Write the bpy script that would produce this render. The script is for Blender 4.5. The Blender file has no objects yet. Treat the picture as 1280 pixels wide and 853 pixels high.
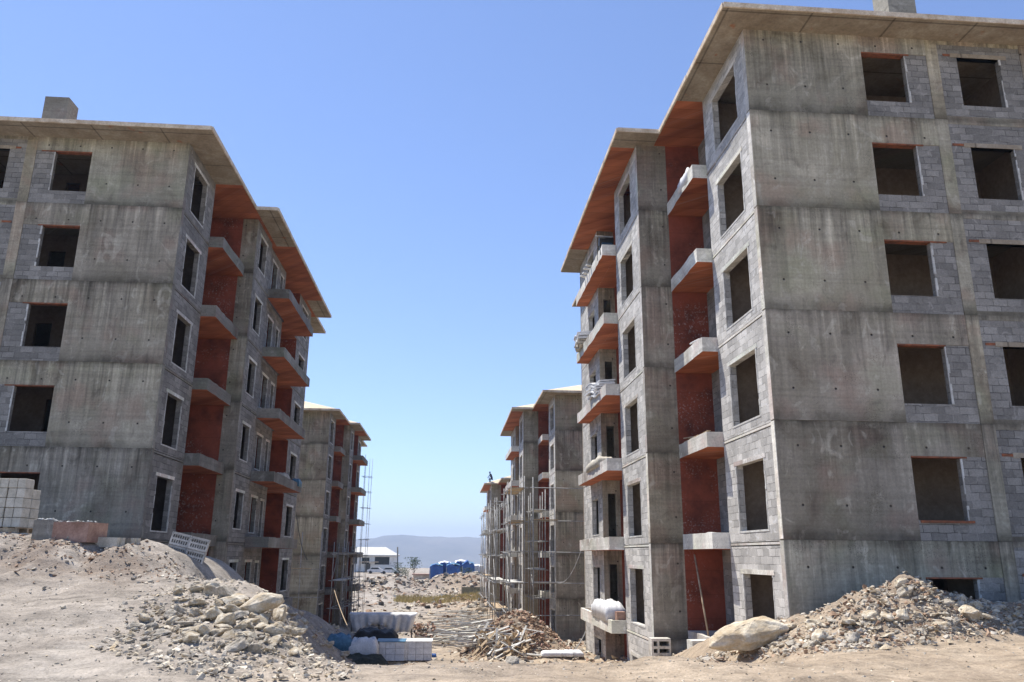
import bpy, bmesh, math, random
from mathutils import Vector, Matrix, noise
rnd = random.Random(7)
S = bpy.context.scene
COL = S.collection
# ------------------------------------------------------------------ camera
FPX, PITCH, ROLL, YAW = 985.07, .2654, .0081, .0757
cF = Vector((math.sin(YAW)*math.cos(PITCH), math.cos(YAW)*math.cos(PITCH), math.sin(PITCH)))
_R = Vector((math.cos(YAW), -math.sin(YAW), 0)); _U = _R.cross(cF)
cR = _R*math.cos(ROLL)+_U*math.sin(ROLL); cU = _U*math.cos(ROLL)-_R*math.sin(ROLL)
cd = bpy.data.cameras.new('camera'); cam = bpy.data.objects.new('camera', cd); COL.objects.link(cam)
cd.sensor_width = 36; cd.lens = FPX/1280*36; cd.clip_start = .1; cd.clip_end = 30000
cam.matrix_world = Matrix(((cR.x, cU.x, -cF.x, 0), (cR.y, cU.y, -cF.y, 0), (cR.z, cU.z, -cF.z, 0), (0, 0, 0, 1)))
S.camera = cam
def ray(px, py): return cF*FPX+cR*(px-640)-cU*(py-426.5)
def at(px, py, Y):                 # point of the place seen there, at distance Y up the street
    d = ray(px, py); return d*(Y/d.y)

# ------------------------------------------------------------------ helpers
def sm(a, b, x):
    t = min(1, max(0, (x-a)/(b-a))); return t*t*(3-2*t)
def lerp_tab(tab, x):
    if x <= tab[0][0]: return tab[0][1]
    for (a, va), (b, vb) in zip(tab, tab[1:]):
        if x <= b:
            t = (x-a)/(b-a); return va+(vb-va)*t
    return tab[-1][1]
class MB:
    def __init__(s): s.v = []; s.f = []; s.m = []; s.c = None
    def q(s, pts, m=0):
        n = len(s.v); s.v += [tuple(p) for p in pts]; s.f.append(tuple(range(n, n+len(pts)))); s.m.append(m)
    def box(s, x0, x1, y0, y1, z0, z1, m=0, mdown=None, mtop=None):
        n = len(s.v)
        s.v += [(x, y, z) for z in (z0, z1) for y in (y0, y1) for x in (x0, x1)]
        for k, f in enumerate(((0, 2, 3, 1), (4, 5, 7, 6), (0, 1, 5, 4), (2, 6, 7, 3), (0, 4, 6, 2), (1, 3, 7, 5))):
            s.f.append(tuple(n+i for i in f))
            s.m.append(mdown if (k == 0 and mdown is not None) else mtop if (k == 1 and mtop is not None) else m)
    def obox(s, c, ax, ay, az, m=0):      # centre and three half-axis vectors
        n = len(s.v); c = Vector(c)
        for k in (-1, 1):
            for j in (-1, 1):
                for i in (-1, 1): s.v.append(tuple(c+Vector(ax)*i+Vector(ay)*j+Vector(az)*k))
        for f in ((0, 2, 3, 1), (4, 5, 7, 6), (0, 1, 5, 4), (2, 6, 7, 3), (0, 4, 6, 2), (1, 3, 7, 5)):
            s.f.append(tuple(n+i for i in f)); s.m.append(m)
    def tube(s, a, b, r, n=6, m=0, r2=None):
        a, b = Vector(a), Vector(b); d = (b-a).normalized(); r2 = r if r2 is None else r2
        u = d.orthogonal().normalized(); w = d.cross(u); k0 = len(s.v)
        for p, rr in ((a, r), (b, r2)):
            for i in range(n):
                t = 2*math.pi*i/n; s.v.append(tuple(p+(u*math.cos(t)+w*math.sin(t))*rr))
        for i in range(n):
            j = (i+1) % n; s.f.append((k0+i, k0+j, k0+n+j, k0+n+i)); s.m.append(m)
        s.f.append(tuple(k0+i for i in reversed(range(n)))); s.m.append(m)
        s.f.append(tuple(k0+n+i for i in range(n))); s.m.append(m)
    def add(s, vs, fs, M=None, m=0):
        n = len(s.v)
        s.v += [tuple(M @ Vector(p)) for p in vs] if M is not None else [tuple(p) for p in vs]
        for f in fs: s.f.append(tuple(n+i for i in f)); s.m.append(m)
    def wall(s, ax, p0, p1, u0, u1, z0, z1, holes=(), m=0):   # slab of wall with rectangular openings
        us = sorted({u0, u1}|{min(u1, max(u0, h[i])) for h in holes for i in (0, 1)})
        zs = sorted({z0, z1}|{min(z1, max(z0, h[i])) for h in holes for i in (2, 3)})
        def solid(i, j):
            if i < 0 or j < 0 or i >= len(us)-1 or j >= len(zs)-1: return False
            u, z = (us[i]+us[i+1])/2, (zs[j]+zs[j+1])/2
            return not any(h[0] < u < h[1] and h[2] < z < h[3] for h in holes)
        P = (lambda p, u, z: (p, u, z)) if ax == 'x' else (lambda p, u, z: (u, p, z))
        for i in range(len(us)-1):
            for j in range(len(zs)-1):
                if not solid(i, j): continue
                a, b, c, d = us[i], us[i+1], zs[j], zs[j+1]
                s.q([P(p0, a, c), P(p0, b, c), P(p0, b, d), P(p0, a, d)], m)
                s.q([P(p1, a, d), P(p1, b, d), P(p1, b, c), P(p1, a, c)], m)
                if not solid(i-1, j): s.q([P(p0, a, c), P(p0, a, d), P(p1, a, d), P(p1, a, c)], m)
                if not solid(i+1, j): s.q([P(p0, b, d), P(p0, b, c), P(p1, b, c), P(p1, b, d)], m)
                if not solid(i, j-1): s.q([P(p0, b, c), P(p0, a, c), P(p1, a, c), P(p1, b, c)], m)
                if not solid(i, j+1): s.q([P(p0, a, d), P(p0, b, d), P(p1, b, d), P(p1, a, d)], m)
    def build(s, name, mats, parent=None, mir=1, smooth=False, loc=None, weld=True):
        me = bpy.data.meshes.new(name)
        me.from_pydata([(x*mir, y, z) for x, y, z in s.v] if mir == -1 else s.v, [], s.f)
        if not isinstance(mats, (list, tuple)): mats = [mats]
        for mt in mats: me.materials.append(mt)
        me.polygons.foreach_set('material_index', s.m)
        if weld:
            bm = bmesh.new(); bm.from_mesh(me)
            bmesh.ops.remove_doubles(bm, verts=bm.verts, dist=1e-5)
            bmesh.ops.recalc_face_normals(bm, faces=bm.faces); bm.to_mesh(me); bm.free()
        if smooth: me.polygons.foreach_set('use_smooth', [True]*len(me.polygons))
        o = bpy.data.objects.new(name, me); COL.objects.link(o)
        if parent: o.parent = parent
        if loc: o.location = loc
        return o
def tag(o, label=None, cat=None, group=None, kind=None):
    if label: o['label'] = label
    if cat: o['category'] = cat
    if group: o['group'] = group
    if kind: o['kind'] = kind
    return o
def empty(name, loc, label, cat, group=None, rz=0):
    o = bpy.data.objects.new(name, None); COL.objects.link(o); o.location = loc; o.rotation_euler = (0, 0, rz)
    o.empty_display_size = .2
    return tag(o, label, cat, group)
def copy_tree(root, loc, label=None, rz=None):
    r = root.copy(); COL.objects.link(r); r.location = loc
    if rz is not None: r.rotation_euler = (0, 0, rz)
    if label: r['label'] = label
    for ch in list(root.children):
        c = ch.copy(); COL.objects.link(c); c.parent = r
        for g in list(ch.children):
            d = g.copy(); COL.objects.link(d); d.parent = c
    return r

# ------------------------------------------------------------------ materials
class NT:
    def __init__(s, name, rough=.9):
        s.m = bpy.data.materials.new(name); s.m.use_nodes = True; s.t = s.m.node_tree; s.n = s.t.nodes
        s.b = s.n['Principled BSDF']; s.b.inputs['Roughness'].default_value = rough
        s.b.inputs['Specular IOR Level'].default_value = .25
        s.tc = s.n.new('ShaderNodeTexCoord'); s.oi = s.n.new('ShaderNodeObjectInfo')
    def link(s, a, b): s.t.links.new(a, b)
    def _in(s, sock, v):
        if hasattr(v, 'links'): s.link(v, sock)
        else: sock.default_value = v
    def math(s, op, a, b=0., c=0., clamp=False):
        n = s.n.new('ShaderNodeMath'); n.operation = op; n.use_clamp = clamp
        for i, v in enumerate((a, b, c)): s._in(n.inputs[i], v)
        return n.outputs[0]
    def sep(s, v):
        n = s.n.new('ShaderNodeSeparateXYZ'); s.link(v, n.inputs[0]); return n.outputs
    def comb(s, x, y, z):
        n = s.n.new('ShaderNodeCombineXYZ')
        for i, v in enumerate((x, y, z)): s._in(n.inputs[i], v)
        return n.outputs[0]
    def noise(s, v, scale, detail=4, rough=.6, dist=0):
        n = s.n.new('ShaderNodeTexNoise'); s.link(v, n.inputs['Vector'])
        n.inputs['Scale'].default_value = scale; n.inputs['Detail'].default_value = detail
        n.inputs['Roughness'].default_value = rough; n.inputs['Distortion'].default_value = dist
        return n.outputs[0]
    def ramp(s, f, stops, interp='LINEAR'):
        n = s.n.new('ShaderNodeValToRGB'); s.link(f, n.inputs[0]); e = n.color_ramp.elements; n.color_ramp.interpolation = interp
        while len(e) < len(stops): e.new(.5)
        for x, (p, c) in zip(e, stops):
            x.position = p; x.color = (c, c, c, 1) if isinstance(c, (int, float)) else (*c, 1)
        return n.outputs[0]
    def mix(s, f, a, b, mode='MIX'):
        n = s.n.new('ShaderNodeMix'); n.data_type = 'RGBA'; n.blend_type = mode
        s._in(n.inputs['Factor'], f)
        for k, v in (('A', a), ('B', b)):
            i = [x for x in n.inputs if x.name == k and x.type == 'RGBA'][0]
            if isinstance(v, tuple): v = (*v, 1)
            s._in(i, v)
        return [x for x in n.outputs if x.type == 'RGBA'][0]
    def bump(s, h, strength=.5, dist=.02):
        n = s.n.new('ShaderNodeBump'); s.link(h, n.inputs['Height']); n.inputs['Strength'].default_value = strength
        n.inputs['Distance'].default_value = dist; s.link(n.outputs[0], s.b.inputs['Normal'])
    def col(s, c): s._in(s.b.inputs['Base Color'], (*c, 1) if isinstance(c, tuple) else c)
    def uz(s):      # wall coordinates: along the wall, and height
        x, y, z = s.sep(s.tc.outputs['Object'])[:3]
        return s.math('ADD', x, y), z
    def rand(s, k=37.): return s.math('MULTIPLY', s.oi.outputs['Random'], k)
HS = 2.96
def mat_concrete(name, base=(.345, .315, .258), storey=True, streak=1., holes=True):
    t = NT(name, .92); u, z = t.uz(); r = t.rand(); ur = t.math('ADD', u, r)
    big = t.noise(t.comb(ur, r, z), .42, 5, .62, .6)
    c = t.ramp(big, [(.33, tuple(b*k for b, k in zip(base, (.55, .50, .47)))), (.44, tuple(b*k for b, k in zip(base, (.88, .88, .84)))),
                     (.55, base), (.68, tuple(min(1, b*1.34) for b in base))])
    tint = t.noise(t.comb(ur, t.math('ADD', r, 9.), z), .8, 3, .5)
    c = t.mix(t.ramp(tint, [(.52, 0), (.66, .6)]), c, (base[0]*.98, base[1]*.80, base[2]*.78))
    tint2 = t.noise(t.comb(ur, t.math('ADD', r, 31.), z), .6, 3, .5)
    c = t.mix(t.ramp(tint2, [(.56, 0), (.72, .4)]), c, (base[0]*.82, base[1]*.93, base[2]*.72))
    rv = t.oi.outputs['Random']
    c = t.mix(1., c, t.ramp(rv, [(0., (.80, .78, .77)), (.25, (1.08, 1.05, .98)), (.5, (.90, .87, .86)), (.75, (1.0, 1.02, .98)), (1., (1.2, 1.16, 1.06))]), 'MULTIPLY')
    smear = t.noise(t.comb(t.math('MULTIPLY', ur, 1.6), t.math('ADD', r, 17.), z), 1.2, 6, .55, 1.5)
    c = t.mix(t.ramp(smear, [(.58, 0), (.66, .45)]), c, (base[0]*1.55, base[1]*1.56, base[2]*1.55))
    c = t.mix(t.ramp(smear, [(.30, .5), (.40, 0)]), c, (base[0]*.5, base[1]*.47, base[2]*.45))
    hc = t.noise(t.tc.outputs['Object'], 34, 3, .8); hcm = t.noise(t.comb(ur, r, z), 1.1, 3)
    c = t.mix(t.math('MULTIPLY', t.ramp(hc, [(.56, 0), (.62, .8)]), t.ramp(hcm, [(.56, 0), (.64, 1.)])), c, (base[0]*.3, base[1]*.28, base[2]*.26))
    fine = t.noise(t.tc.outputs['Object'], 14, 5, .7)
    c = t.mix(1., c, t.ramp(fine, [(.3, .82), (.7, 1.14)]), 'MULTIPLY')
    # board and panel lines left by the shuttering
    ln = t.noise(t.comb(t.math('MULTIPLY', ur, .25), r, t.math('MULTIPLY', z, 9.)), 1., 3, .6)
    c = t.mix(1., c, t.ramp(ln, [(.33, .87), (.5, 1.0), (.68, 1.07)]), 'MULTIPLY')
    h = t.math('ADD', fine, t.math('MULTIPLY', ln, .8))
    if storey:
        zf = t.math('FRACT', t.math('DIVIDE', t.math('ADD', z, HS*3), HS))
        wob = t.math('MULTIPLY', t.math('SUBTRACT', t.noise(t.comb(ur, r, z), 1.3, 3), .5), .10)
        zw = t.math('ADD', zf, wob)
        # rain streaks run down from each pour joint
        st = t.noise(t.comb(t.math('MULTIPLY', ur, 7.5), r, t.math('MULTIPLY', z, .28)), 1., 4, .68, .15)
        st2 = t.noise(t.comb(t.math('MULTIPLY', ur, 2.2), t.math('ADD', r, 5.), t.math('MULTIPLY', z, .2)), 1., 3, .6)
        msk = t.math('MULTIPLY', t.math('MULTIPLY', t.ramp(zw, [(.12, .2), (.6, .7), (.93, 1.)]), t.ramp(t.math('FRACT', t.math('MULTIPLY', rv, 7.3)), [(0., .5), (1., 1.25)])), streak)
        c = t.mix(msk, c, t.mix(1., c, t.ramp(st, [(.34, .55), (.46, .9), (.54, 1.0), (.64, 1.35)]), 'MULTIPLY'))
        c = t.mix(t.math('MULTIPLY', msk, .8), c, t.mix(1., c, t.ramp(st2, [(.36, .62), (.5, 1.), (.66, 1.2)]), 'MULTIPLY'))
        jn = t.ramp(zw, [(0., .34), (.03, .42), (.09, .8), (.2, 1.), (.93, 1.), (.98, .62), (1., .4)])
        jb = t.noise(t.comb(ur, t.math('ADD', r, 3.), 0.), .9, 3)
        c = t.mix(t.ramp(jb, [(.3, .35), (.6, .95)]), c, t.mix(1., c, jn, 'MULTIPLY'))
    if holes:
        g = t.comb(t.math('FRACT', t.math('DIVIDE', u, 1.13)), 0., t.math('FRACT', t.math('DIVIDE', t.math('ADD', z, HS*3-.1), HS/2)))
        gx, gy, gz = t.sep(g)[:3]
        dx = t.math('MULTIPLY', t.math('SUBTRACT', gx, .5), 1.13); dz = t.math('MULTIPLY', t.math('SUBTRACT', gz, .5), HS/2)
        d = t.math('SQRT', t.math('ADD', t.math('MULTIPLY', dx, dx), t.math('MULTIPLY', dz, dz)))
        hm = t.ramp(d, [(.020, 1), (.040, 0)])
        c = t.mix(hm, c, (.035, .03, .027))
        # rusty smudge hanging under a few of them
        sm1 = t.ramp(t.math('SQRT', t.math('ADD', t.math('MULTIPLY', dx, t.math('MULTIPLY', dx, 6.)), t.math('MULTIPLY', t.math('ADD', dz, .12), t.math('ADD', dz, .12)))), [(.0, .55), (.22, 0)])
        pick = t.noise(t.comb(ur, r, z), .37, 2)
        c = t.mix(t.math('MULTIPLY', sm1, t.ramp(pick, [(.52, 0), (.6, .9)])), c, (base[0]*.45, base[1]*.4, base[2]*.36))
        h = t.math('SUBTRACT', h, t.math('MULTIPLY', hm, 2.))
    t.col(c); t.bump(h, .55, .012); return t.m
def mat_block(name, base=(.30, .305, .315), rowh=.2):
    t = NT(name, .95); u, z = t.uz()
    w = t.noise(t.tc.outputs['Object'], 4, 4); wz = t.math('MULTIPLY', t.math('SUBTRACT', w, .5), .055)
    n = t.n.new('ShaderNodeTexBrick'); t.link(t.comb(t.math('ADD', u, wz), t.math('ADD', z, wz), 0.), n.inputs['Vector'])
    n.inputs['Scale'].default_value = 1; n.inputs['Mortar Size'].default_value = .009; n.inputs['Brick Width'].default_value = .4
    n.inputs['Row Height'].default_value = rowh; n.inputs['Mortar Smooth'].default_value = .25; n.inputs['Bias'].default_value = -.1
    n.inputs['Color1'].default_value = (*[b*.76 for b in base], 1); n.inputs['Color2'].default_value = (*[b*1.22 for b in base], 1)
    mt = t.noise(t.tc.outputs['Object'], 1.7, 3)
    mort = t.ramp(mt, [(.4, tuple(b*.36 for b in base)), (.52, tuple(b*.7 for b in base)), (.64, tuple(min(1, b*1.35) for b in base))])
    t.link(mort, n.inputs['Mortar'])
    fine = t.noise(t.tc.outputs['Object'], 22, 5, .75); big = t.noise(t.tc.outputs['Object'], .9, 4)
    c = t.mix(1., n.outputs['Color'], t.ramp(fine, [(.3, .78), (.7, 1.2)]), 'MULTIPLY')
    c = t.mix(1., c, t.ramp(big, [(.35, .82), (.65, 1.14)]), 'MULTIPLY')
    sme = t.noise(t.tc.outputs['Object'], 2.6, 5, .6, 1.2)
    c = t.mix(t.ramp(sme, [(.60, 0), (.68, .55)]), c, tuple(min(.7, b*1.5) for b in base))
    c = t.mix(t.ramp(sme, [(.30, .5), (.37, 0)]), c, tuple(b*.5 for b in base))
    t.col(c)
    t.bump(t.math('SUBTRACT', t.math('MULTIPLY', fine, .5), t.math('MULTIPLY', n.outputs['Fac'], 1.2)), .8, .015)
    return t.m
def mat_noise(name, a, b, scale=3, rough=.9, detail=5, bump=.4, dist=.01, lo=.35, hi=.65, coord='Object', mid=None, rn=True):
    t = NT(name, rough); v = t.tc.outputs[coord]
    if rn:
        va = t.n.new('ShaderNodeVectorMath'); va.operation = 'ADD'; t.link(v, va.inputs[0])
        t.link(t.comb(t.rand(), t.rand(11.), t.rand(23.)), va.inputs[1]); v = va.outputs[0]
    f = t.noise(v, scale, detail, .65)
    st = [(lo, a), (hi, b)] if mid is None else [(lo, a), ((lo+hi)/2, mid), (hi, b)]
    c = t.ramp(f, st)
    g = t.noise(v, scale*9, 4, .7)
    c = t.mix(1., c, t.ramp(g, [(.3, .8), (.7, 1.18)]), 'MULTIPLY')
    t.col(c)
    if bump: t.bump(t.math('ADD', f, t.math('MULTIPLY', g, .5)), bump, dist)
    return t.m
def mat_red(name, base, lo, boards=True):
    t = NT(name, .85); u, z = t.uz(); x, y, _ = t.sep(t.tc.outputs['Object'])[:3]; r = t.rand()
    f = t.noise(t.comb(t.math('ADD', u, r), r, z), 1.1, 5, .65)
    c = t.ramp(f, [(.3, lo), (.5, base), (.72, tuple(min(1, b*1.35) for b in base))])
    # splashes of mortar
    sp = t.noise(t.comb(t.math('ADD', u, r), r, z), 13, 3, .7); spm = t.noise(t.comb(t.math('ADD', u, r), r, z), .7, 2)
    c = t.mix(t.math('MULTIPLY', t.ramp(sp, [(.56, 0), (.66, .6)]), t.ramp(spm, [(.5, .05), (.62, 1)])), c, (.42, .36, .33))
    if boards:
        bl = t.math('FRACT', t.math('DIVIDE', y, .62)); bz = t.ramp(bl, [(0., .5), (.02, .55), (.04, 1.), (.97, 1.), (1., .5)])
        c = t.mix(.8, c, t.mix(1., c, bz, 'MULTIPLY'))
        tn = t.noise(t.comb(t.math('MULTIPLY', t.math('FLOOR', t.math('DIVIDE', y, .62)), 3.7), t.math('MULTIPLY', x, .4), 0.), 1., 2)
        c = t.mix(1., c, t.ramp(tn, [(.35, .75), (.65, 1.2)]), 'MULTIPLY')
    else:
        zb = t.math('FRACT', t.math('DIVIDE', t.math('ADD', z, 9.), .74))
        c = t.mix(.5, c, t.mix(1., c, t.ramp(zb, [(0., .6), (.03, 1.), (.97, 1.), (1., .6)]), 'MULTIPLY'))
    t.col(c); t.bump(f, .2, .01); return t.m
M = {}
M['conc'] = mat_concrete('bare_concrete')
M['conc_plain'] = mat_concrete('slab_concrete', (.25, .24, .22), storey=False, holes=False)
M['conc_edge'] = mat_concrete('lit_pale_concrete', (.66, .645, .61), storey=False, holes=False)  # pale concrete, raised so the right row's sunlit edges carry sun in their colour
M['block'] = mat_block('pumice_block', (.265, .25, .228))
M['block2'] = mat_block('lit_pale_pumice_block', (.53, .51, .475))  # brighter copy of the block, sunlight of the right street sides in its colour
M['red'] = mat_red('red_shutter_wall', (.225, .058, .033), (.10, .03, .02), False)
M['orange'] = mat_red('orange_shutter_soffit', (.40, .13, .06), (.24, .065, .032), True)
def mat_soffit():
    t = NT('board_marked_soffit', .9); P = t.tc.outputs['Object']; x, y, z = t.sep(P)[:3]
    f = t.noise(P, .9, 5, .65, .3); g = t.noise(P, 11, 4, .7)
    c = t.ramp(f, [(.3, (.25, .20, .145)), (.5, (.34, .285, .215)), (.7, (.46, .41, .33))])
    c = t.mix(1., c, t.ramp(g, [(.3, .8), (.7, 1.15)]), 'MULTIPLY')
    for v, L in ((x, 2.45), (y, 2.45)):
        fr = t.math('FRACT', t.math('ADD', t.math('DIVIDE', v, L), .31)); c = t.mix(1., c, t.ramp(fr, [(0., .45), (.012, .6), (.02, 1.), (.985, 1.), (1., .5)]), 'MULTIPLY')
    red = t.noise(P, 1.6, 3); c = t.mix(t.ramp(red, [(.66, 0), (.72, .6)]), c, (.36, .12, .05))
    t.col(c); t.bump(f, .3, .01); return t.m
M['soffit'] = mat_soffit()
M['fascia'] = mat_noise('pale_timber_edge', (.48, .36, .24), (.76, .66, .52), 2.2, bump=.2)
M['deck'] = mat_noise('tan_roof_deck', (.58, .47, .32), (.70, .58, .42), .6, bump=.2)
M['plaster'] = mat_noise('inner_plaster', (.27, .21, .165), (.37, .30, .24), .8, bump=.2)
M['plaster_shaded'] = mat_noise('shaded_inner_plaster', (.10, .075, .06), (.15, .12, .10), .8, bump=.2)  # darker copy of the plaster, shade of the left rooms put into the colour
M['mortar'] = mat_noise('white_mortar', (.42, .41, .38), (.66, .65, .61), 5, bump=.7)
M['clay'] = mat_noise('red_clay_piece', (.15, .07, .045), (.34, .12, .06), 6, bump=.4)
M['wood'] = mat_noise('weathered_timber', (.30, .22, .14), (.55, .43, .29), 5, bump=.3)
M['steel'] = mat_noise('galvanised_pipe', (.22, .22, .22), (.42, .42, .41), 4, rough=.55, bump=.1)
M['steel_dark'] = mat_noise('dark_steel', (.06, .06, .06), (.13, .13, .125), 4, rough=.6, bump=.1)
M['rock'] = mat_noise('limestone', (.42, .31, .18), (.78, .72, .60), 1.6, bump=1., dist=.05, mid=(.54, .46, .34), lo=.3, hi=.68)
M['rock_grey'] = mat_noise('grey_rubble', (.30, .26, .20), (.60, .54, .45), 3, bump=.9, dist=.04)
M['sheet'] = mat_noise('white_sheet', (.60, .60, .60), (.80, .80, .80), 3, rough=.6, bump=.3)
M['white'] = mat_noise('white_paint', (.62, .62, .60), (.74, .74, .72), 1, bump=.1)
M['cream'] = mat_noise('cream_block', (.42, .39, .32), (.60, .56, .48), 4, bump=.5)
M['pinkish'] = mat_noise('pink_brick_pack', (.26, .15, .11), (.42, .27, .21), 2.5, bump=.3)
M['black'] = mat_noise('black_plastic', (.012, .012, .012), (.03, .03, .03), 3, rough=.5, bump=.2)
M['net'] = mat_noise('dark_netting', (.02, .025, .02), (.06, .065, .05), 9, bump=.6)
M['blue'] = mat_noise('blue_tarp', (.015, .06, .22), (.06, .16, .42), .7, rough=.6, bump=.3)
M['bluebag'] = mat_noise('blue_plastic', (.03, .10, .16), (.12, .26, .38), 2, rough=.5, bump=.3)
M['leaf'] = mat_noise('leaf', (.025, .045, .02), (.07, .10, .04), 3, bump=.2)
M['bark'] = mat_noise('bark', (.08, .06, .04), (.16, .12, .08), 5)
M['glass'] = mat_noise('dark_glass', (.02, .025, .03), (.04, .05, .06), 1, rough=.15, bump=0)
M['carwhite'] = mat_noise('car_white', (.6, .6, .6), (.7, .7, .7), 1, rough=.25, bump=0)
M['grass'] = mat_noise('dry_grass', (.34, .27, .11), (.60, .50, .24), 1.5, bump=.5)
M['greenfence'] = mat_noise('green_grey_panel', (.16, .16, .12), (.25, .25, .19), 1, bump=.2)
M['brush'] = mat_noise('brown_debris', (.20, .12, .075), (.46, .33, .23), 3, bump=.8)
M['skin'] = mat_noise('skin', (.35, .2, .13), (.42, .25, .17), 2, bump=0)
M['cloth'] = mat_noise('dark_cloth', (.02, .025, .05), (.05, .06, .10), 4, bump=.3)
# ground: pale trampled marl, browner where freshly dug
def mat_ground():
    t = NT('trampled_marl', .97); P = t.tc.outputs['Object']; x, y, z = t.sep(P)[:3]
    a = t.noise(P, .35, 6, .65, .4); b = t.noise(P, 3.2, 6, .7); c3 = t.noise(P, 24, 5, .75)
    st = t.noise(t.comb(t.math('MULTIPLY', x, .5), t.math('MULTIPLY', y, 2.4), 0.), 1.1, 5, .65, .5)
    c = t.ramp(a, [(.3, (.235, .20, .165)), (.5, (.32, .28, .235)), (.7, (.405, .365, .315))])
    warm = t.ramp(t.math('ADD', x, t.math('MULTIPLY', t.math('SUBTRACT', a, .5), 8.)), [(0., 0.), (1., 1.)])
    w2 = t.math('DIVIDE', t.math('ADD', t.math('ADD', x, 4.), t.math('MULTIPLY', t.math('SUBTRACT', a, .5), 12.)), 6., clamp=True)
    c = t.mix(t.math('MULTIPLY', w2, .8), c, t.mix(1., c, (1.10, .97, .80), 'MULTIPLY'))
    c = t.mix(1., c, t.ramp(b, [(.3, .62), (.5, 1.), (.7, 1.2)]), 'MULTIPLY')
    c = t.mix(1., c, t.ramp(st, [(.32, .74), (.5, 1.02), (.66, 1.16)]), 'MULTIPLY')
    c = t.mix(1., c, t.ramp(c3, [(.28, .62), (.5, 1.), (.72, 1.25)]), 'MULTIPLY')
    vc = t.n.new('ShaderNodeAttribute'); vc.attribute_name = 'dug'
    dm = t.math('MULTIPLY', vc.outputs['Fac'], t.ramp(b, [(.35, 1.), (.6, .7)]), clamp=True)
    c = t.mix(dm, c, t.mix(1., t.ramp(c3, [(.3, .7), (.7, 1.2)]), (.235, .185, .145), 'MULTIPLY'))
    far = t.math('DIVIDE', t.math('SUBTRACT', y, 300.), 600., clamp=True)
    c = t.mix(far, c, t.ramp(t.noise(P, .004, 4), [(.4, (.16, .16, .10)), (.6, (.3, .25, .16))]))
    t.col(c); t.bump(t.math('ADD', t.math('ADD', b, t.math('MULTIPLY', c3, .35)), t.math('MULTIPLY', st, .4)), .9, .06)
    return t.m
M['ground'] = mat_ground()

# ------------------------------------------------------------------ terrain
CEN = [(-60, -1.7), (8, -1.65), (12.4, -1.6), (13.6, -1.68), (15.5, -2.4), (18, -3.2), (22, -3.6), (34, -4.3), (45, -4.9), (60, -5.7), (80, -6.1), (110, -6.1), (130, -5.6), (150, -4.75), (200, -4.2), (270, -4.2), (420, -14), (700, -45), (1500, -62), (9000, -62)]
LEF = [(-60, -1.7), (9, -1.68), (11, -1.5), (14, -1.05), (16, -.72), (18, -.35), (20, -.05), (22.5, -.1), (25, -.7), (28, -1.4), (34, -1.9), (40, -3.0), (49, -4.3), (60, -5.6), (66, -6.1), (80, -6.3)] + CEN[11:]
RIG = [(-60, -1.7), (8, -1.7), (16, -1.6), (19, -1.5), (21, -1.7), (26, -2.9), (34, -4.1), (45, -4.8), (60, -5.8), (80, -6.2)] + CEN[11:]
RP = [(6.6, 0), (7.4, .05), (8.0, .25), (8.6, .5), (9.2, .8), (9.7, 1.08), (10.05, 1.25), (10.4, 1.0), (11.0, .72), (12.0, .56), (12.8, .56), (13.4, .7), (14.4, .85), (16, .8), (20, .4), (24, 0)]
LP = [(-30, .2), (-16, .4), (-11, .42), (-9.6, .45), (-8.6, .5), (-7.8, .28), (-7.2, .32), (-6.6, .1), (-5.8, -.2), (-5., -.3), (-4., 0)]
def fbm(x, y, s, o=4): return noise.fractal(Vector((x*s, y*s, 3.3)), 1.0, 2.0, o)
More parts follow.
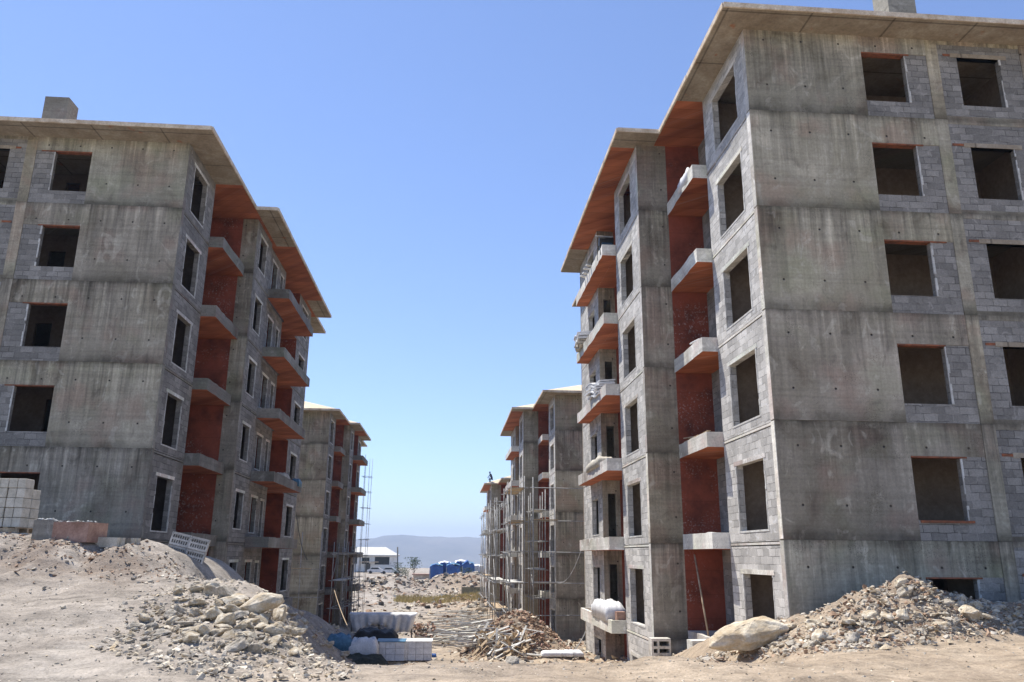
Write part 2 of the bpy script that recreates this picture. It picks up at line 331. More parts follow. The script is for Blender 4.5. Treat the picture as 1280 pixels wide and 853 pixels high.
def G(X, Y, detail=True):
    nr = sm(16.2, 19.5, Y); wl = 1-sm(-3.9-2.7*nr, -1.5-1.2*nr, X+.25*math.sin(Y*.8)); wr = sm(4.6, 7.8, X)
    far = sm(85, 120, Y); wl *= 1-far; wr *= 1-far
    z = lerp_tab(CEN, Y)*(1-wl-wr)+lerp_tab(LEF, Y)*wl+lerp_tab(RIG, Y)*wr
    if abs(Y-17.4) < 6 and 6 < X < 25:      # soil and stone heap before the right-hand block
        s = 1.15 if Y < 17.4 else 1.5
        z += lerp_tab(RP, X)*math.exp(-((Y-17.4)/s)**2)
    if abs(Y-19) < 8 and X < -3.5:          # dug soil bank on the left
        s = 1.5 if Y < 19 else 2.2
        z += lerp_tab(LP, X)*math.exp(-((Y-19)/s)**2)
    # stony spill falling into the dip
    d = Vector((X+4.1, Y-15.6)); q = d.x*.75+d.y*.66; p = d.x*.66-d.y*.75
    z += .16*math.exp(-(q/2.6)**2-(p/.9)**2)+.07*max(0, fbm(X, Y, 2.6, 3))*math.exp(-((X+4.)/1.6)**2-((Y-15.8)/1.4)**2)
    for yy, w0, dd in ((10.6, .16, .05), (12.1, .16, .05), (11.3, .13, .03), (12.75, .13, .03)):
        if abs(Y-yy) < 1.5 and X > -9: z -= dd*math.exp(-((Y-yy-.35*math.sin(X*.23)-.04*X)/w0)**2)*(.7+.3*math.sin(X*1.7))
    # brown soil heap in the middle distance, two heaps by the far road
    z += 2.1*math.exp(-((X-3.3)/2.0)**2-((Y-38)/2.2)**2)
    if 95 < Y < 175:
        z += (1.9+1.3*fbm(X, 5, .12, 2))*math.exp(-((Y-136)/5.)**2)*sm(-24, -17, X)*(1-sm(6, 30, X))
        z += .8*math.exp(-((Y-112)/4.)**2)*sm(-2, 3, X)
    if 600 < Y: z += 10*fbm(X, Y, .0007, 3)
    if detail and Y < 300:
        a = .10*fbm(X, Y, .45, 3)+.035*fbm(X+7, Y, 2.2, 3)
        rough = math.exp(-((Y-18.2)/2.6)**2)*(sm(6.5, 9, X)+(1-sm(-7.5, -5, X)))
        a += rough*(.17*fbm(X, Y+3, 1.4, 4)+.09*fbm(X+2, Y, 4.0, 4))
        if Y > 30: a += .22*fbm(X, Y, .3, 4)
        z += a
    return z
def ginter(px, py, y0=8., y1=400.):
    d = ray(px, py); d = d/d.y; Y = y0; st = .1
    while Y < y1:
        p = d*Y
        if p.z <= G(p.x, p.y): return p
        Y += st; st *= 1.01
    return d*y1
def geo(a, b, n, p):        # n lines from a to b, growing
    return [a+(b-a)*((i/n)**p) for i in range(1, n+1)]
def frange(a, b, s):
    n = int(round((b-a)/s)); return [a+(b-a)*i/n for i in range(n+1)]
xs = frange(-16, 20, .13); xs = [-v for v in reversed(geo(16, 6500, 46, 3.2))]+xs+geo(20, 6500, 46, 3.2)
ys = [-60, -40, -25, -15, -8, -3, 0, 3, 5, 7, 8, 9]+frange(9.6, 27, .11)+frange(27.4, 60, .4)+frange(61, 180, 1.6)+geo(180, 7000, 60, 2.6)
vs = [(x, y, G(x, y)) for y in ys for x in xs]
nx = len(xs); fs = [(j*nx+i, j*nx+i+1, (j+1)*nx+i+1, (j+1)*nx+i) for j in range(len(ys)-1) for i in range(nx-1)]
me = bpy.data.meshes.new('ground'); me.from_pydata(vs, [], fs); me.materials.append(M['ground'])
at_ = me.attributes.new('dug', 'FLOAT', 'POINT')
dug = []
for x, y, z in vs:
    v = 0
    if 14 < y < 24:
        v = math.exp(-((y-17.6)/1.2)**2)*sm(7.4, 9, x)*.6
        n1 = fbm(x*.8+y*.5, y, .8, 3)
        v = max(v, 1.15*sm(-.25, .12, n1)*math.exp(-((y-18.1)/1.2)**2)*sm(-9.9, -9.0, x)*(1-sm(-6.5, -5.2, x)))
    if 35 < y < 42: v = max(v, math.exp(-((x-3.3)/2)**2-((y-38)/2)**2))
    if 120 < y < 150 and -25 < x < 20: v = .95*sm(-.3, .2, fbm(x, y, .15, 3))
    if 44 < y < 100 and -1 < x < 9: v = .6*sm(-.1, .3, fbm(x, y, .2, 3))
    dug.append(v)
at_.data.foreach_set('value', dug)
me.polygons.foreach_set('use_smooth', [True]*len(fs))
go = bpy.data.objects.new('ground', me); COL.objects.link(go); tag(go, kind='structure')

# ------------------------------------------------------------------ apartment blocks
def ragged(w, ax, p0, p1, u, du, z0, z1):
    z = z0
    while z < z1-.02:
        h = min(rnd.uniform(.06, .3), z1-z); k = rnd.uniform(.25, 1.3); d = rnd.uniform(-.006, .006); a, b = (u, u+du*k) if du > 0 else (u+du*k, u)
        if rnd.random() < .92:
            if ax == 'x': w.box(p0+d, p1, a, b, z, z+h)
            else: w.box(a, b, p0+d, p1, z, z+h)
        z += h
def building(label, X0, Y0, Z0, m, s, A, B, tot, oh, kmin, sp):
    """local x: away from the street; y: up the street; z: 0 at the first pour joint."""
    root = empty('apartment_building', (X0, Y0, Z0), label, 'building', 'unfinished apartment blocks')
    ya1, yb0, ye = A[0], B[0], B[1]
    top = 4*HS+2.64
    ks = range(kmin, 5)
    zt = lambda k: top if k == 4 else (k+1)*HS
    def part(name, mb, mats, par=None, **kw): return mb.build(name, mats, par or root, m, **kw)
    J = lambda a=.012: rnd.uniform(-a, a)
    # --- gable wall towards the camera
    for k in ks:
        z0, z1 = k*HS, zt(k); o = J()
        w = MB(); w.wall('y', o, .22, 0, 5.5, z0+.004, z1, [(3.5, 5.6, z0-1, z0+2.1)])
        part('concrete_wall', w, M['conc'])
        w = MB(); w.wall('y', .012, .2, 3.503, 5.497, z0+.004, z0+2.098, [(3.5, 4.83, z0+.5, z0+3)]); part('block_wall', w, M['block'])
        # reveal, mortar edge and clay strip of the first opening
        w = MB()
        ragged(w, 'y', -.004, .03, 4.81, .05, z0+.5, z0+2.05)
        f = part('window_opening', w, [M['mortar'], M['clay']])
        w = MB(); e_ = rnd.uniform(4.8, 5.48); w.box(3.5, e_, -.012, .2, z0+2.06, z0+2.1, 0); part('lintel_strip', w, M['clay'], f)
        if k == 0 and sp.get('sill'): w = MB(); w.box(3.55, 4.95, -.03, .2, z0+.44, z0+.5); part('sill', w, M['clay'], f)
        # second and third bays of block
        for b0, b1, h0, h1 in ((5.87, 8.45, 6.45, 7.78), (8.85, 11.5, 9.4, 10.7), (11.9, 15.8, 12.6, 13.9)):
            w = MB(); w.wall('y', .014, .2, b0, b1, z0+.13, z1-.13, [(h0, h1, z0+.5, z0+2.1)]); part('block_wall', w, M['block'])
            w = MB(); ragged(w, 'y', -.002, .03, h1-.03, .05, z0+.5, z0+2.1); f = part('window_opening', w, M['mortar'])
            w = MB(); w.box(h0-.2, h1+.22, -.004, .2, z0+2.1, z0+2.23); part('lintel', w, M['soffit'], f)
            w = MB(); w.box(b0+.004+rnd.uniform(0, .2), h0-.2, .0, .1, z0+2.13, z0+2.2)
            part('clay_brick', w, M['clay'])
    for c0, c1 in ((5.5, 5.87), (8.45, 8.85), (11.5, 11.9)):
        for k in ks:
            w = MB(); o = J(.01); w.box(c0+.002, c1-.002, -.012+o, .22, k*HS+.004, zt(k)-.004); part('concrete_column', w, M['conc'])
    for k in list(ks)+[5]:
        z = k*HS if k < 5 else top
        for b0, b1 in ((5.87, 8.45), (8.85, 11.5), (11.9, 16)): w = MB(); w.box(b0, b1, .006, .21, z-.13 if k > kmin else z, z+.13 if k < 5 else z); part('concrete_beam', w, M['conc'])
    # --- street facade strips: (x plane, y0, y1, openings)
    walls = [(0., .22, ya1, sp['Awin'])]+sp['Bwalls']+[(0., tot-3.8, tot-.22, sp['Awin2'])]
    for (xp, y0, y1, wins) in walls:
        cor = xp == -s and abs(y0-yb0) < .01
        ys0 = y0+.22 if cor else y0
        for k in ks:
            z0, z1 = k*HS, zt(k)
            w = MB(); hl = [(a, b, z0+c, z0+d) for a, b, c, d in wins]; z0_ = z0+.03; z1_ = z1-.135 if k < 4 else z1
            w.wall('x', xp, xp+.2, ys0, y1, z0-.02, z1_, hl)
            part('block_wall', w, M['block2' if m == 1 else 'block'])  # right row gets the sun-brightened block, left row the darker one
            for a, b, c, d in wins:
                w = MB(); c_ = z0+c
                ragged(w, 'x', xp-.008, xp+.03, a+.01, -.065, c_, z0+d); ragged(w, 'x', xp-.008, xp+.03, b-.01, .065, c_, z0+d)
                if c > .2: w.box(xp-.010, xp+.19, a-.055, b+.05, c_-.05, c_-.001)
                f = part('window_opening', w, M['mortar'])
                w = MB(); w.box(xp-.012, xp+.19, a-.14, b+.15, z0+d+.001, z0+d+.12); part('lintel', w, M['conc_edge'], f)
        for k in list(ks)[1:]:
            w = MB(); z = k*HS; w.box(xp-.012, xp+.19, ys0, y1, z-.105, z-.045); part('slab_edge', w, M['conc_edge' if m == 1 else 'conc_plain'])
    for xp, yc in ((0., 0.), (-s, yb0)):
        for k in ks:
            w = MB(); w.box(xp-.012+J(.004), xp+.01, yc+.016, yc+.235+J(.01), k*HS+.02, zt(k)-.02); part('corner_shading_strip', w, M['conc_edge' if m == 1 else 'conc_plain'])  # thin strips added at the corners; pale on the right to paint sunlight
    # --- first recess: back wall, painted side wall, end of the first wing
    w = MB(); w.wall('y', ya1-.2, ya1-.003, .2, sp['rd'], kmin*HS, top-.003); part('block_wall', w, M['block'])
    for k in ks:
        z0, z1 = k*HS, zt(k)
        w = MB(); w.wall('x', sp['rd'], sp['rd']+.2, ya1, yb0, z0, z1-.003, [(ya1+.3, ya1+1.5, z0+.02, z0+2.1)]); part('recess_wall', w, M['block'])
        o = J(.01)
        w = MB(); w.wall('y', yb0+o, yb0+.22, -s, sp['xr'], z0+.004, z1); part('concrete_wall', w, M['conc'])
        w = MB(); w.wall('y', yb0+.003, yb0+.2, sp['xr']+.002, sp['rd']+.2, z0+.001, z1); part('red_wall', w, M['red'])
        # second recess
        r0, r1, rd2, rcol, slot = sp['rec2']
        w = MB(); w.wall('x', -s+rd2, -s+rd2+.15, r0, r1, z0+.001, z1, [(r0+.6, r0+1.6, z0+.02, z0+2.1)]); part('recess_wall', w, M['red'] if rcol == 'grey' else M['block'])
        w = MB(); w.wall('y', r1-.004, r1+.15, -s+.003, -s+rd2, z0+.001, z1, [slot+(z0+.1, z0+2.2)] if slot and k > kmin else [])
        part('red_wall' if rcol == 'red' else 'concrete_wall', w, M['red'] if rcol == 'red' else M['conc'])
        w = MB(); w.wall('y', r0-.15, r0+.001, -s+.2, -s+rd2, z0+.001, z1); part('red_wall', w, M['red'])
    # --- far end: second recess against the street end, end wall, back wall
    w = MB(); w.wall('y', ye, ye+.2, -s, 1.3, kmin*HS, top-.003); w.wall('x', 1.3, 1.5, ye+.2, tot-3.8, kmin*HS, top-.003)
    w.wall('y', tot-4., tot-3.8, 0, 1.3, kmin*HS, top-.003); w.wall('y', tot-.22, tot, 0, 16, kmin*HS, top-.003)
    w.wall('x', 15.8, 16, 0.25, tot-.22, kmin*HS, top-.003); part('end_wall', w, M['conc'])
    # --- floors and inner partitions
    w = MB()
    for k in ks:
        z = k*HS
        w.box(sp['rd']+.21, 15.75, .23, tot-.25, z-.16, z-.005)
        w.box(.205, sp['rd']+.21, .23, ya1-.21, z-.16, z-.005); w.box(-s+.21, sp['rd']+.205, yb0+.23, sp['rec2'][0]-.16, z-.16, z-.005)
        w.box(-s+sp['rec2'][2]+.16, sp['rd']+.205, sp['rec2'][0]-.15, ye-.01, z-.16, z-.006)
    part('floor_slab', w, M['conc_plain'])
    w = MB()
    for k in ks:
        z0, z1 = k*HS, zt(k)-.17
        w.wall('y', 2.7, 2.85, 2.53, 15.7, z0, z1, [(q_, q_+.5+.3*rnd.random(), z0, z0+2.1) for q_ in (rnd.uniform(3.6, 5.3) if k != 1 else 4.3, rnd.uniform(6.6, 7.8), 11.7)])
        w.wall('x', 2.4, 2.52, .24, ya1-.24, z0, z1, []); w.wall('x', 8.6, 8.72, .24, 2.69, z0, z1)
        w.wall('x', 2.3, 2.42, yb0+.3, ye-.1, z0, z1, [(yb0+1, yb0+1.9, z0, z0+2.1)]); w.wall('y', (yb0+sp['rec2'][0])/2+1.6, (yb0+sp['rec2'][0])/2+1.72, .9, 2.3, z0, z1)
    part('inner_wall', w, M['plaster' if m == 1 else 'plaster_shaded'])  # left rooms take the plaster with shade in its colour
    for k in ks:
        w = MB(); w.box(.21, 2.39, ya1-.235, ya1-.205, k*HS, zt(k)-.17); part('inner_lining', w, M['plaster' if m == 1 else 'plaster_shaded']); w = MB(); w.box(-s+.21, 2.29, sp['Bwalls'][0][2]-.03 if sp['rec2'][0] > sp['Bwalls'][0][2]+.1 else sp['rec2'][0]-.19, sp['Bwalls'][0][2]-.0 if sp['rec2'][0] > sp['Bwalls'][0][2]+.1 else sp['rec2'][0]-.16, k*HS, zt(k)-.17)
        part('inner_lining', w, M['plaster' if m == 1 else 'plaster_shaded'])
    # --- balconies
    def rough_slab(w, x0, x1, y0, y1, z0, z1):
        n = max(2, int((y1-y0)/.35)); pr = [(rnd.uniform(-.018, .018), rnd.uniform(-.02, .012)) for _ in range(n+1)]
        ysl = [y0+(y1-y0)*i/n for i in range(n+1)]
        for i in range(n):
            a, b = ysl[i], ysl[i+1]; (oa, ha), (ob, hb) = pr[i], pr[i+1]
            w.q([(x0+oa, a, z0), (x0+ob, b, z0), (x0+ob, b, z1+hb), (x0+oa, a, z1+ha)])
            w.q([(x0+oa, a, z1+ha), (x0+ob, b, z1+hb), (x0+.12, b, z1+hb), (x0+.12, a, z1+ha)])
            w.q([(x0+.12, a, z1+ha), (x0+.12, b, z1+hb), (x0+.12, b, z0+.16), (x0+.12, a, z0+.16)])
            w.q([(x0+.12, a, z0+.16), (x0+.12, b, z0+.16), (x1, b, z0+.16), (x1, a, z0+.16)])
            w.q([(x0+oa, a, z0), (x0+ob, b, z0), (x1, b, z0), (x1, a, z0)], 1)
        for yy, (o_, h_), y2 in ((y0, pr[0], y0+.12), (y1, pr[-1], y1-.12)):
            w.q([(x0+o_, yy, z0), (x1, yy, z0), (x1, yy, z1+h_), (x0+o_, yy, z1+h_)])
            w.q([(x0+.12, y2, z0+.16), (x1, y2, z0+.16), (x1, y2, z1+h_), (x0+.12, y2, z1+h_)])
            w.q([(x0+.12, yy, z1+h_), (x1, yy, z1+h_), (x1, y2, z1+h_), (x0+.12, y2, z1+h_)])
        w.q([(x1, y0, z0), (x1, y1, z0), (x1, y1, z0+.16), (x1, y0, z0+.16)])
    for k in list(ks)[1:]:
        z = k*HS; dz = J(.015)
        w = MB(); rough_slab(w, -sp['ba'], sp['rd'], ya1+.003, yb0-.02, z-.2+dz, z+.27+dz); part('balcony', w, [M['conc_edge' if m == 1 else 'conc_plain'], M['orange']])  # right row's edges have sunlight in the colour, left row's the plain concrete
        w = MB(); rough_slab(w, -s-sp['bb'], -s-.002, sp['b2'][0], sp['b2'][1], z-.2+dz, z+.27+dz)
        w.box(-s-.0, -s+sp['rec2'][2]-.003, sp['rec2'][0]+.004, sp['rec2'][1]-.008, z-.2+dz, z-.03+dz, 0, 1)
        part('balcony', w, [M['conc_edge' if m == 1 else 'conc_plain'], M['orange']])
    # --- roof: thin slab with wide eaves, low hipped deck, timber edge
    w = MB(); b0, b1 = yb0-oh, ye+oh; xo = -s-oh; t0 = top
    def sl(x0, x1, y0, y1, mt): w.box(x0, x1, y0, y1, t0, t0+.12, 0, mt)
    sl(-oh, 16+oh, -oh, ya1, 0); sl(-oh, 16+oh, ya1, b0, 1 if oh < 3 else 0); sl(-oh, 16+oh, b0, b1, 1); sl(-oh, 16+oh, b1, tot+oh, 0)
    sl(xo, -oh, b0, yb0+(.25 if m == 1 else 3.3), 0); sl(xo, -oh, yb0+(.25 if m == 1 else 3.3), ye-2.4, 1); sl(xo, -oh, ye-2.4, b1, 0)
    pt = .36; e = .05; zr = t0+.125; xa, xb, y0, y1 = -oh+e, 16+oh-e, -oh+e, tot+oh-e; hw = (xb-xa)/2; xm = (xa+xb)/2
    r = [(xm, y0+hw, zr+hw*pt), (xm, y1-hw, zr+hw*pt)]
    w.q([(xa, y0, zr), (xb, y0, zr), r[0]], 2); w.q([(xb, y0, zr), (xb, y1, zr), r[1], r[0]], 2)
    w.q([(xb, y1, zr), (xa, y1, zr), r[1]], 2); w.q([(xa, y1, zr), (xa, y0, zr), r[0], r[1]], 2)
    c0, c1, hb = b0+e, b1-e, (b1-b0)/2-e; xo2 = xo+e; xt = xo2+hb
    w.q([(xo2, c0, zr-.002), (xo2, c1, zr-.002), (xt, (c0+c1)/2, zr+hb*pt)], 2); w.q([(xo2, c0, zr-.002), (xt, (c0+c1)/2, zr+hb*pt), (xt+3, (c0+c1)/2, zr+hb*pt), (xt+3, c0, zr-.002)], 2)
    w.q([(xo2, c1, zr-.002), (xt+3, c1, zr-.002), (xt+3, (c0+c1)/2, zr+hb*pt), (xt, (c0+c1)/2, zr+hb*pt)], 2)
    roof = part('roof', w, [M['soffit'], M['orange'], M['deck']])
    pts = [(16+oh, -oh), (-oh, -oh), (-oh, b0), (xo, b0), (xo, b1), (-oh, b1), (-oh, tot+oh)]
    w = MB()
    for (xa_, ya_), (xb_, yb_) in zip(pts, pts[1:]):
        if abs(ya_-yb_) < 1e-6:
            sg = -1 if ya_ < tot/2 else 1; L = abs(xb_-xa_); n = max(1, int(L/2.4)); lo = min(xa_, xb_)
            for i in range(n):
                d = rnd.uniform(0, .03); w.box(lo+L*i/n+.004, lo+L*(i+1)/n, min(ya_, ya_+sg*(.03+d)), max(ya_, ya_+sg*(.03+d)), t0-.01-d*.5, t0+.155-d)
        else:
            L = abs(yb_-ya_); n = max(1, int(L/2.4)); lo = min(ya_, yb_)
            for i in range(n):
                d = rnd.uniform(0, .03); w.box(xa_-.03-d, xa_, lo+L*i/n+.004, lo+L*(i+1)/n, t0-.01-d*.5, t0+.155-d)
    part('fascia_board', w, M['fascia'], roof)
    w = MB(); w.box(5.15, 6.05, .9, 1.7, top+.1, top+sp.get('ch', 2.3)); part('chimney', w, M['conc_plain'], roof)
    w = MB(); w.box(11.3, 12.2, 8.2, 9.1, top+.1, top+4.6); part('chimney', w, M['conc_plain'], roof)
    return root

R1 = building('big unfinished concrete apartment block with sunlit street side, nearest on the right', 8.17, 19.28, .42, 1, 1.57, (3.85,), (6.91, 19.9), 26, .9, -2, dict(
    Awin=[(.9, 2.95, .28, 2.1)], Awin2=[(1.0+22.2, 25, .28, 2.1)], rd=.8, xr=-.47, ba=.5, bb=.57,
    Bwalls=[(-1.57, 6.91, 11.0, [(8.1, 10.15, .28, 2.12)]), (-1.57, 15.1, 19.9, [(16.05, 17.7, .5, 2.05)])],
    rec2=(11.0, 15.1, .78, 'grey', (-1.33, -.98)), b2=(11.0, 18.0), sill=1, ch=2.9))
L1 = building('big unfinished concrete apartment block with shaded street side, nearest on the left', -10.16, 27.68, .45, -1, .95, (3.4,), (6.92, 21.4), 25.4, 1.1, -2, dict(
    Awin=[(.85, 2.45, .28, 2.12)], Awin2=[(22.4, 24, .5, 2.1)], rd=1.2, xr=-.28, ba=.56, bb=1.05,
    Bwalls=[(-.95, 6.92, 9.95, [(7.7, 9.0, .58, 2.12)]), (-.83, 9.95, 14.1, [(10.95, 12.05, .5, 2.1), (12.9, 13.5, .1, 2.05)]), (-.95, 17.7, 21.4, [(18.7, 20.5, .5, 2.15)])],
    rec2=(14.1, 17.7, 1.0, 'red', None), b2=(9.95, 17.0), ch=2.25))
R2 = building('concrete apartment block clad in pipe scaffolding, middle one of the right row', 7.6, 57.4, -2.9, 1, 1.7, (3.85,), (7.1, 20.5), 28, 1.0, -1, dict(
    Awin=[(.9, 2.9, .28, 2.1)], Awin2=[(25, 27, .28, 2.1)], rd=.8, xr=-.47, ba=.5, bb=.7,
    Bwalls=[(-1.7, 7.1, 11.2, [(8.2, 10.2, .28, 2.12)]), (-1.7, 15.2, 20.5, [(16.2, 18, .5, 2.05)])],
    rec2=(11.2, 15.2, .78, 'grey', (-1.4, -1.05)), b2=(11.2, 18.0), ch=2.3))
R3 = building('farthest concrete apartment block of the right row, partly scaffolded', 6.75, 92., -6.05, 1, 1.65, (3.85,), (6.9, 19.5), 26, .9, 0, dict(
    Awin=[(.9, 2.9, .28, 2.1)], Awin2=[(23, 25, .28, 2.1)], rd=.8, xr=-.47, ba=.5, bb=.6,
    Bwalls=[(-1.65, 6.9, 11.2, [(8.2, 10.2, .28, 2.12)]), (-1.65, 15.2, 19.5, [(16.2, 17.6, .5, 2.05)])],
    rec2=(11.2, 15.2, .78, 'grey', (-1.4, -1.05)), b2=(11.2, 17.5), ch=2.3))
L2 = building('concrete apartment block beyond the near left one, pale tan roof deck showing', -10.15, 66., -3.08, -1, .9, (3.6,), (6.9, 16.0), 21, .85, -1, dict(
    Awin=[(.9, 2.6, .28, 2.1)], Awin2=[(18.4, 20, .28, 2.1)], rd=.9, xr=-.28, ba=.56, bb=.9,
    Bwalls=[(-.9, 6.9, 9.9, [(7.7, 9.0, .58, 2.12)]), (-.9, 13.2, 16.0, [(13.9, 15.2, .5, 2.1)])],
    rec2=(9.9, 13.2, .9, 'red', None), b2=(9.9, 14.8), ch=2.2))
# ------------------------------------------------------------------ rocks
def hull(n, sx, sy, sz, r, sub=0, amp=.0):
    bm = bmesh.new()
    for _ in range(n):
        v = Vector((r.gauss(0, 1), r.gauss(0, 1), r.gauss(0, 1))).normalized()*r.uniform(.82, 1.05)
        bm.verts.new((v.x*sx, v.y*sy, v.z*sz))
    res = bmesh.ops.convex_hull(bm, input=bm.verts)
    bmesh.ops.delete(bm, geom=[g for g in res['geom_interior'] if isinstance(g, bmesh.types.BMVert)], context='VERTS')
    if sub:
        bmesh.ops.bevel(bm, geom=bm.edges[:], offset=.05*min(sx, sy, sz)*2, segments=1, affect='EDGES', clamp_overlap=True)
        bmesh.ops.triangulate(bm, faces=bm.faces)
        bmesh.ops.subdivide_edges(bm, edges=bm.edges[:], cuts=sub, use_grid_fill=True)
        o = r.uniform(0, 50)
        for v in bm.verts:
            v.co += v.co.normalized()*amp*noise.fractal(Vector((v.co.x*2+o, v.co.y*2, v.co.z*2)), 1, 2, 3)
    bm.verts.index_update(); vs = [v.co.copy() for v in bm.verts]; fs = [[v.index for v in f.verts] for f in bm.faces]; bm.free()
    return vs, fs
def mesh_from(name, vs, fs, mt, smooth=False):
    me = bpy.data.meshes.new(name); me.from_pydata([tuple(v) for v in vs], [], fs); me.materials.append(mt)
    if smooth: me.polygons.foreach_set('use_smooth', [True]*len(fs))
    me.update(); return me
rr = random.Random(21)
RK = [mesh_from('rock', *hull(rr.randint(10, 20), 1, rr.uniform(.6, .95), rr.uniform(.45, .8) if k_ % 4 else .28, rr, 2, .13), M['rock'] if k_ % 3 else M['rock_grey']) for k_ in range(20)]
def inpoly(x, y, P):
    c = False
    for (x1, y1), (x2, y2) in zip(P, P[1:]+P[:1]):
        if (y1 > y) != (y2 > y) and x < (x2-x1)*(y-y1)/(y2-y1)+x1: c = not c
    return c
def put_rock(p, s, label, group, sink=.25, name='rock', rot=None, sc=None, mesh=None):
    o = bpy.data.objects.new(name, mesh or rr.choice(RK)); COL.objects.link(o)
    sc = sc or (rr.uniform(.8, 1.25), rr.uniform(.8, 1.2), rr.uniform(.7, 1.05))
    o.scale = [s*k for k in sc]; o.rotation_euler = rot or (rr.gauss(0, .35), rr.gauss(0, .35), rr.uniform(0, 6.3))
    o.location = (p.x, p.y, p.z+s*sc[2]*(.62-sink)); return tag(o, label, 'rock', group)
PL = [(222, 742), (262, 738), (335, 752), (385, 780), (440, 826), (330, 818), (215, 806), (140, 806), (180, 775)]
PR = [(990, 786), (1050, 764), (1125, 727), (1200, 745), (1280, 750), (1280, 776), (1190, 792), (1070, 806), (960, 816), (880, 824)]
def heap(P, n, lab, grp, big, dens):
    xs_ = [p[0] for p in P]; ys_ = [p[1] for p in P]; placed = []; tries = 0
    while len(placed) < n and tries < 20000:
        tries += 1
        px, py = rr.uniform(min(xs_), max(xs_)), rr.uniform(min(ys_), max(ys_))
        if not inpoly(px, py, P) or rr.random() > dens(px, py): continue
        p = ginter(px, py)
        t = rr.random(); s = .06+.10*t**1.6
        if rr.random() < big(px, py): s = rr.uniform(.14, .25)*(1.25 if rr.random() < .15 else 1)
        if any((p.x-q.x)**2+(p.y-q.y)**2 < (.52*(s+sq))**2 for q, sq in placed): continue
        placed.append((p, s)); put_rock(p, s, lab, grp)
heap(PL, 178, 'pale limestone rock in the stony spill sliding from the left dirt bank', 'limestone rocks spilling from the left bank',
     lambda x, y: .7 if 215 < x < 380 and y < 805 else .15, lambda x, y: 1 if x > 215 else .45)
heap(PR, 122, 'broken rock on the rubble heap in front of the right concrete wall', 'rocks on the right rubble heap',
     lambda x, y: .3 if y > 765 or x > 1180 else .1, lambda x, y: 1)
sl1 = mesh_from('boulder', *hull(40, 1, .6, .45, rr, 2, .06), M['rock'])
put_rock(ginter(326, 772), .62, 'long pale boulder tipped up on top of the left stony spill', None, .05, 'boulder', (.1, -.3, .15), (.66, .62, .62), sl1)
sl2 = mesh_from('boulder', *hull(70, 1, .68, .42, rr, 2, .10), M['rock'])
put_rock(ginter(935, 822), 1.0, 'large flat pale boulder leaning at the corner of the right building', None, -.05, 'boulder', (.12, -.2, -.12), (.98, .8, .72), sl2)
for (px, py, s, lab) in ((270, 772, .30, 'rounded tan boulder in the middle of the left stony spill'), (1128, 738, .24, 'grey boulder crowning the peak of the right rubble heap'),
                         (1092, 780, .22, 'yellow ochre boulder on the front of the right rubble heap'), (1212, 776, .30, 'squat pale boulder at the right end of the rubble heap'), (640, 831, .13, 'small brown rock lying alone on the lip of the dip')):
    put_rock(ginter(px, py), s, lab, None, .1)
# fine rubble nobody could count
chips = [hull(8, 1, rr.uniform(.6, 1), rr.uniform(.4, .8), rr) for _ in range(10)]
def fines(name, label, pts, mats):
    mb = MB()
    for p, s in pts:
        vs_, fs_ = rr.choice(chips)
        Mx = Matrix.Translation(p) @ Matrix.Rotation(rr.uniform(0, 6.3), 4, 'Z') @ Matrix.Rotation(rr.gauss(0, .5), 4, 'X') @ Matrix.Diagonal((s, s*rr.uniform(.7, 1.1), s*rr.uniform(.5, 1), 1))
        mb.add(vs_, fs_, Mx, rr.randrange(len(mats)))
    return tag(mb.build(name, mats, weld=False), label, 'rubble', None, 'stuff')
def pts_px(P, n, s0, s1, dens=lambda x, y: 1):
    out = []; xs_ = [p[0] for p in P]; ys_ = [p[1] for p in P]
    while len(out) < n:
        px, py = rr.uniform(min(xs_), max(xs_)), rr.uniform(min(ys_), max(ys_))
        if inpoly(px, py, P) and rr.random() < dens(px, py):
            p = ginter(px, py); s = s0+(s1-s0)*rr.random()**3; out.append((p+Vector((rr.gauss(0, .06), rr.gauss(0, .1), s*.2)), s))
    return out
def ground_pts(n, x0, x1, y0, y1, s0, s1, f=lambda x, y: 1):
    out = []
    while len(out) < n:
        x, y = rr.uniform(x0, x1), rr.uniform(y0, y1)
        if rr.random() < f(x, y):
            s = s0+(s1-s0)*rr.random()**3; out.append((Vector((x, y, G(x, y)+s*.15)), s))
    return out
fines('rubble', 'fine stone chips strewn through the left stony spill', pts_px([(200, 742), (335, 748), (400, 785), (450, 830), (440, 850), (250, 850), (120, 812)], 5200, .015, .09)
      +ground_pts(900, -6.3, -2.0, 14., 19.5, .02, .09, lambda x, y: math.exp(-((x+4.4)/1.3)**2)), [M['rock'], M['rock_grey']])
fines('rubble', 'fine broken stone covering the right rubble heap', pts_px([(1000, 784), (1060, 758), (1125, 722), (1200, 742), (1290, 745), (1290, 785), (1180, 804), (1060, 816), (900, 828), (860, 826)], 7500, .018, .12)
      +ground_pts(3500, 7.5, 17, 16.2, 19.1, .02, .12), [M['rock_grey'], M['rock'], M['brush'], M['rock_grey']])
fines('gravel', 'loose gravel scattered over the pale foreground dirt', ground_pts(6000, -9, 12, 9.5, 16.5, .007, .04, lambda x, y: .25+.75*sm(-.1, .35, fbm(x, y, .5, 2))), [M['rock'], M['rock_grey']])
fines('clods', 'clods of dug soil on the left dirt bank', ground_pts(2600, -11.5, -5, 16.2, 20, .012, .08, lambda x, y: math.exp(-((y-18.4)/1.2)**2)), [M['rock_grey'], M['brush']])
fines('rubble', 'debris littering the dip between the apartment rows', ground_pts(7500, -9, 9, 24, 80, .04, .28, lambda x, y: .25+.75*sm(-1, 3, x)), [M['rock'], M['rock_grey'], M['brush'], M['rock_grey'], M['steel_dark']])
